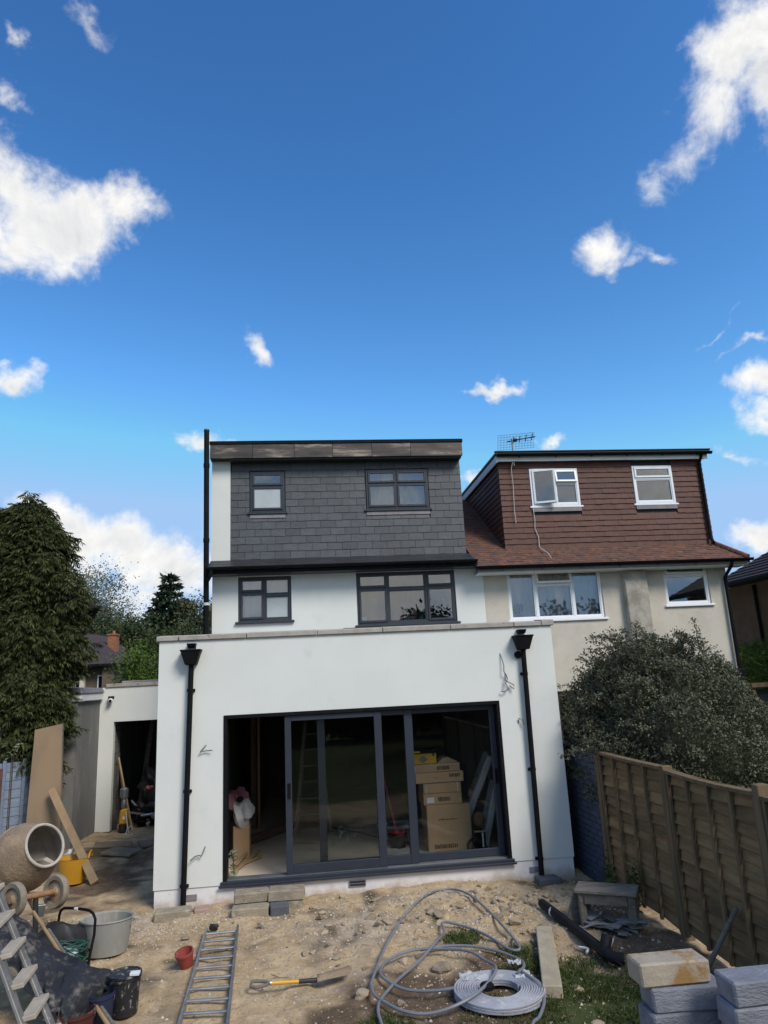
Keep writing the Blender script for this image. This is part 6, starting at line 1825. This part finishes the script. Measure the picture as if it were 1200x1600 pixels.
# ------------------------------------------------------------------ inside the open-plan room
FZ = .222
def carton(x0, x1, y0, y1, z0, z1, label, marks=(), lab=None, tape=False):
    t = thing('cardboard_box', label, 'box', ((x0 + x1) / 2, (y0 + y1) / 2, z0))
    MB().box(x0, x1, y0, y1, z0, z1).build('carton', CARD, t, bevel=.006)
    for a, b, c, d in marks:
        m = MB(); k = a
        rr = random.Random(int(a * 997))
        while k < b:
            w_ = rr.uniform(.008, .028)
            m.box(k, min(k + w_, b), y0 - .0015, y0 + .001, c + rr.uniform(0, .004), d - rr.uniform(0, .012)); k += w_ + .007
        kind(m.build('printed_marks', PRINT, t), 'stuff')
    if lab: MB().box(lab[0], lab[1], y0 - .002, y0 + .001, lab[2], lab[3]).build('address_label', WHITEL, t)
    if tape:
        for xx in (x0 + .04, x1 - .06): MB().box(xx, xx + .014, y0 - .002, y0 + .001, z0 + .004, z1 - .004).build('strap', POLY, t)
    return t
BY = 10.80
carton(1.69, 2.34, BY, BY + .5, FZ, .865, 'largest cardboard box at the bottom of the stack behind the glass', [(1.78, 2.12, .275, .34), (1.86, 2.14, .655, .68)])
carton(1.66, 2.235, BY + .03, BY + .5, .867, 1.025, 'shallow cardboard box with a white label on the biggest box', [(1.88, 2.06, .91, .975)], (1.71, 1.82, .895, .97))
carton(1.665, 2.23, BY + .02, BY + .48, 1.027, 1.172, 'strapped cardboard box in the middle of the indoor stack', [], None, True)
carton(1.555, 2.275, BY + .0, BY + .48, 1.174, 1.318, 'wide flat cardboard box second from the top of the stack', [(1.82, 1.93, 1.235, 1.25), (2.06, 2.22, 1.24, 1.30)])
t = carton(1.515, 2.235, BY + .03, BY + .5, 1.320, 1.435, 'wide flat cardboard box on top with an open flap', [(1.89, 2.08, 1.345, 1.41)], (1.525, 1.56, 1.33, 1.42))
MB().hexa([(1.92, BY + .1, 1.437), (2.23, BY + .1, 1.437), (2.23, BY + .4, 1.437), (1.92, BY + .4, 1.437), (2.0, BY + .12, 1.50), (2.08, BY + .12, 1.51), (2.08, BY + .38, 1.51), (2.0, BY + .38, 1.50)]).build('flap', CARD, t)
t = thing('tool_case', 'yellow and black tool box on top of the cardboard boxes', 'tool box', (1.71, BY + .16, 1.437))
MB().box(1.515, 1.895, BY + .05, BY + .3, 1.437, 1.585).build('case', YBOX, t, bevel=.01)
MB().box(1.51, 1.90, BY + .045, BY + .305, 1.587, 1.645).build('lid', BLACKP, t, bevel=.012)
MB().box(1.52, 1.65, BY + .040, BY + .0448, 1.60, 1.625).build('stripe', YBOX, t)
MB().lathe([(.045, 0), (.045, .003), (0, .003)], 18, Matrix.Translation((1.69, BY + .05, 1.505)) @ Matrix.Rotation(R(90), 4, 'X')).build('badge', GREYI, t)
for s in (-.055, .055): MB().box(1.69 + s - .012, 1.69 + s + .012, BY + .046, BY + .0495, 1.49, 1.52).build('badge_wing', GREYI, t)
for x in (1.54, 1.85): MB().box(x - .012, x + .012, BY + .038, BY + .05, 1.55, 1.61).build('latch', BLACKP, t, bevel=.003)
# insulation packs leaning by the frame
for k, (p, q, wd, lab) in enumerate((((2.33, 11.25, FZ + .62), (2.76, 11.1, 1.50), .34, 'film wrapped insulation pack leaning diagonally beside the boxes'), ((2.52, 10.95, FZ + .02), (2.80, 11.0, 1.12), .34, 'white film wrapped pack with blue print leaning by the door frame'))):
    t = thing('insulation_pack', lab, 'insulation pack', tuple(p))
    P, Q = Vector(p), Vector(q)
    if k == 0: P = Vector((2.18, 11.30, FZ))
    MB().beam(P, Q, .10, wd, (0, 1, 0)).build('pack', PACKM, t, bevel=.02)
    dirv = (Q - P).normalized(); L = (Q - P).length
    nrm = Vector((0, -1, 0)) - dirv * dirv.dot(Vector((0, -1, 0))); nrm.normalize()
    side_ = dirv.cross(nrm)
    for f, ww, mt in (((.20, .20, BLUEI), (.62, .24, BLUEI)) if k else ((.50, .05, PRINT), (.62, .05, PRINT), (.75, .05, PRINT))):
        c = P + dirv * L * f + nrm * (.052 if k else .052)
        mm = Matrix((side_, nrm, dirv)).transposed()
        MB().obox(c, (.11 if k else .20, .004, L * ww), mat=mm).build('print_panel', mt, t)
# tool standing by the boxes
t = thing('pressure_washer', 'black power tool with a round top standing beside the big box', 'power tool', (2.42, 10.66, FZ))
MB().box(2.34, 2.50, 10.60, 10.74, FZ + .0, .52).build('body', BLACKP, t, bevel=.03)
MB().box(2.30, 2.56, 10.54, 10.78, FZ, FZ + .05).build('base', BLACKP, t, bevel=.02)
MB().blob((2.43, 10.67, .66), .085, 4, 2, .05, 1, (1, 1, 1.25)).build('top', TUBEM, t, smooth=True)
MB().box(2.33, 2.53, 10.585, 10.6, .50, .525).build('trim', STEEL, t, bevel=.003)
MB().box(2.44, 2.46, 10.588, 10.5995, .30, .49).build('stripe', WHITEL, t)
MB().tube(smooth_path([(2.36, 10.6, .40), (2.28, 10.55, .42), (2.22, 10.55, .36), (2.23, 10.55, .27), (2.30, 10.55, .25)], 6), .022, 8).build('hose', BLACKP, t, smooth=True)
# mop bucket
t = thing('mop_bucket', 'dark mop bucket with a red wringer and a red mop pole', 'mop bucket', (1.30, 11.25, FZ))
lathe_at([(.11, 0), (.14, .20), (.15, .205), (.135, .2), (.10, .02), (0, .02)], 1.30, 11.25, FZ, 22).build('bucket', BLACKM, t, smooth=True)
lathe_at([(.10, .19), (.12, .23), (.105, .23), (.06, .15), (0, .15)], 1.31, 11.25, FZ, 16).build('wringer', REDT, t, smooth=True)
MB().tube([(1.30, 11.25, FZ + .16), (1.14, 11.50, FZ + 1.05)], .012, 8).build('pole', REDT, t, smooth=True)
def polyf(u, v): return (1.02 + .75 * u, 10.75 + .75 * v, FZ + .012 + .035 * abs(nv_(u * 5, v * 5, .7, 6)) + .02 * abs(nv_(u * 5, v * 5, .25, 2)))
tag(sheet('polythene_sheet', POLY, polyf, 26, 26, None, .002), 'crumpled clear polythene sheet on the floor under the mop bucket', 'polythene')
# bags and roll by the open side
t = thing('bundle', 'white and pink bundle of bags hanging at the left inside the open door', 'bags', (-1.02, 11.3, FZ))
MB().blob((-1.0, 11.40, .84), .15, 3, 3, .25, 2.0, (.9, .7, 1.3)).build('white_bag', BAGW, t, smooth=True)
MB().blob((-1.08, 11.45, 1.02), .12, 6, 3, .42, 2.2, (1.05, .7, 1.25)).build('pink_bag', PINKB, t, smooth=True)
MB().blob((-1.03, 11.28, 1.06), .045, 6, 2, .22).build('clip', BLACKP, t, smooth=True)
MB().box(-1.14, -.90, 11.35, 11.65, FZ, .68).build('crate', CARD, t, bevel=.01)
tag(MB().tube([(-1.02, 12.2, FZ + .07), (-.30, 13.3, FZ + .07)], .07, 18).lathe([(.055, -.001), (0, -.001)], 18, Matrix.Translation((-1.02, 12.2, FZ + .07)) @ Vector((.55, .83, 0)).to_track_quat('Z', 'Y').to_matrix().to_4x4()).build('carpet_roll', TUBEM, None, smooth=True), 'brown roll lying on the floor inside the open door', 'roll')
for k, (p, q) in enumerate((((-1.05, 10.55, FZ + .02), (-.78, 11.6, FZ + .05)), ((-1.07, 10.75, FZ + .03), (-.88, 11.7, FZ + .11)), ((-1.0, 10.9, FZ + .02), (-.72, 11.35, FZ + .03)))):
    tag(MB().beam(p, q, .05, .022).build('timber_offcut', WOODB, None, bevel=.003), ('timber offcut nearest the threshold inside the open door', 'timber offcut propped highest inside the open door', 'short flat timber offcut on the floor inside the open door')[k], 'timber')
n = 60
P = np.stack([-1.06 + rng.random(n) * .06, 10.36 + rng.random(n) * .1, .24 + rng.random(n) * .32], 1)
t = thing('branch', 'small leafy cutting lying inside the left door jamb', 'cutting', (-1.04, 10.4, FZ))
leaf_obj('leaves', P, unit(rng.normal(size=(n, 3))), .07, .025, PALEL, t, None, rng)
MB().tube([(-1.03, 10.4, FZ), (-1.04, 10.42, .55)], .006, 5).build('stem', BARK, t)
tag(MB().tube(smooth_path([(-.25, 14.2, FZ + .01), (.35, 13.2, FZ + .01), (.9, 12.4, FZ + .01), (1.25, 11.7, FZ + .01), (1.55, 11.5, FZ + .01)], 6), .008, 6).build('extension_cable', BLACKP, None, smooth=True), 'black cable trailing across the floor behind the middle glass panel', 'cable')
t = thing('stepladder', 'wooden A frame stepladder standing deep inside the room', 'stepladder', (.05, 13.0, FZ))
for s in (-1, 1):
    MB().beam((.05 + s * .30, 12.8, FZ), (.05 + s * .10, 13.0, 2.05), .05, .03, (0, 1, 0)).build('rail', OLDWOOD, t)
    MB().beam((.05 + s * .26, 13.5, FZ), (.05 + s * .09, 13.05, 2.0), .04, .025, (0, 1, 0)).build('rear_rail', OLDWOOD, t)
for k in range(6):
    z = .5 + k * .26; h = .29 - .115 * (z - FZ) / 1.0
    MB().box(.05 - max(h, .1), .05 + max(h, .1), 12.8 + .11 * (z - FZ), 12.9 + .11 * (z - FZ), z, z + .025).build('tread', OLDWOOD, t)
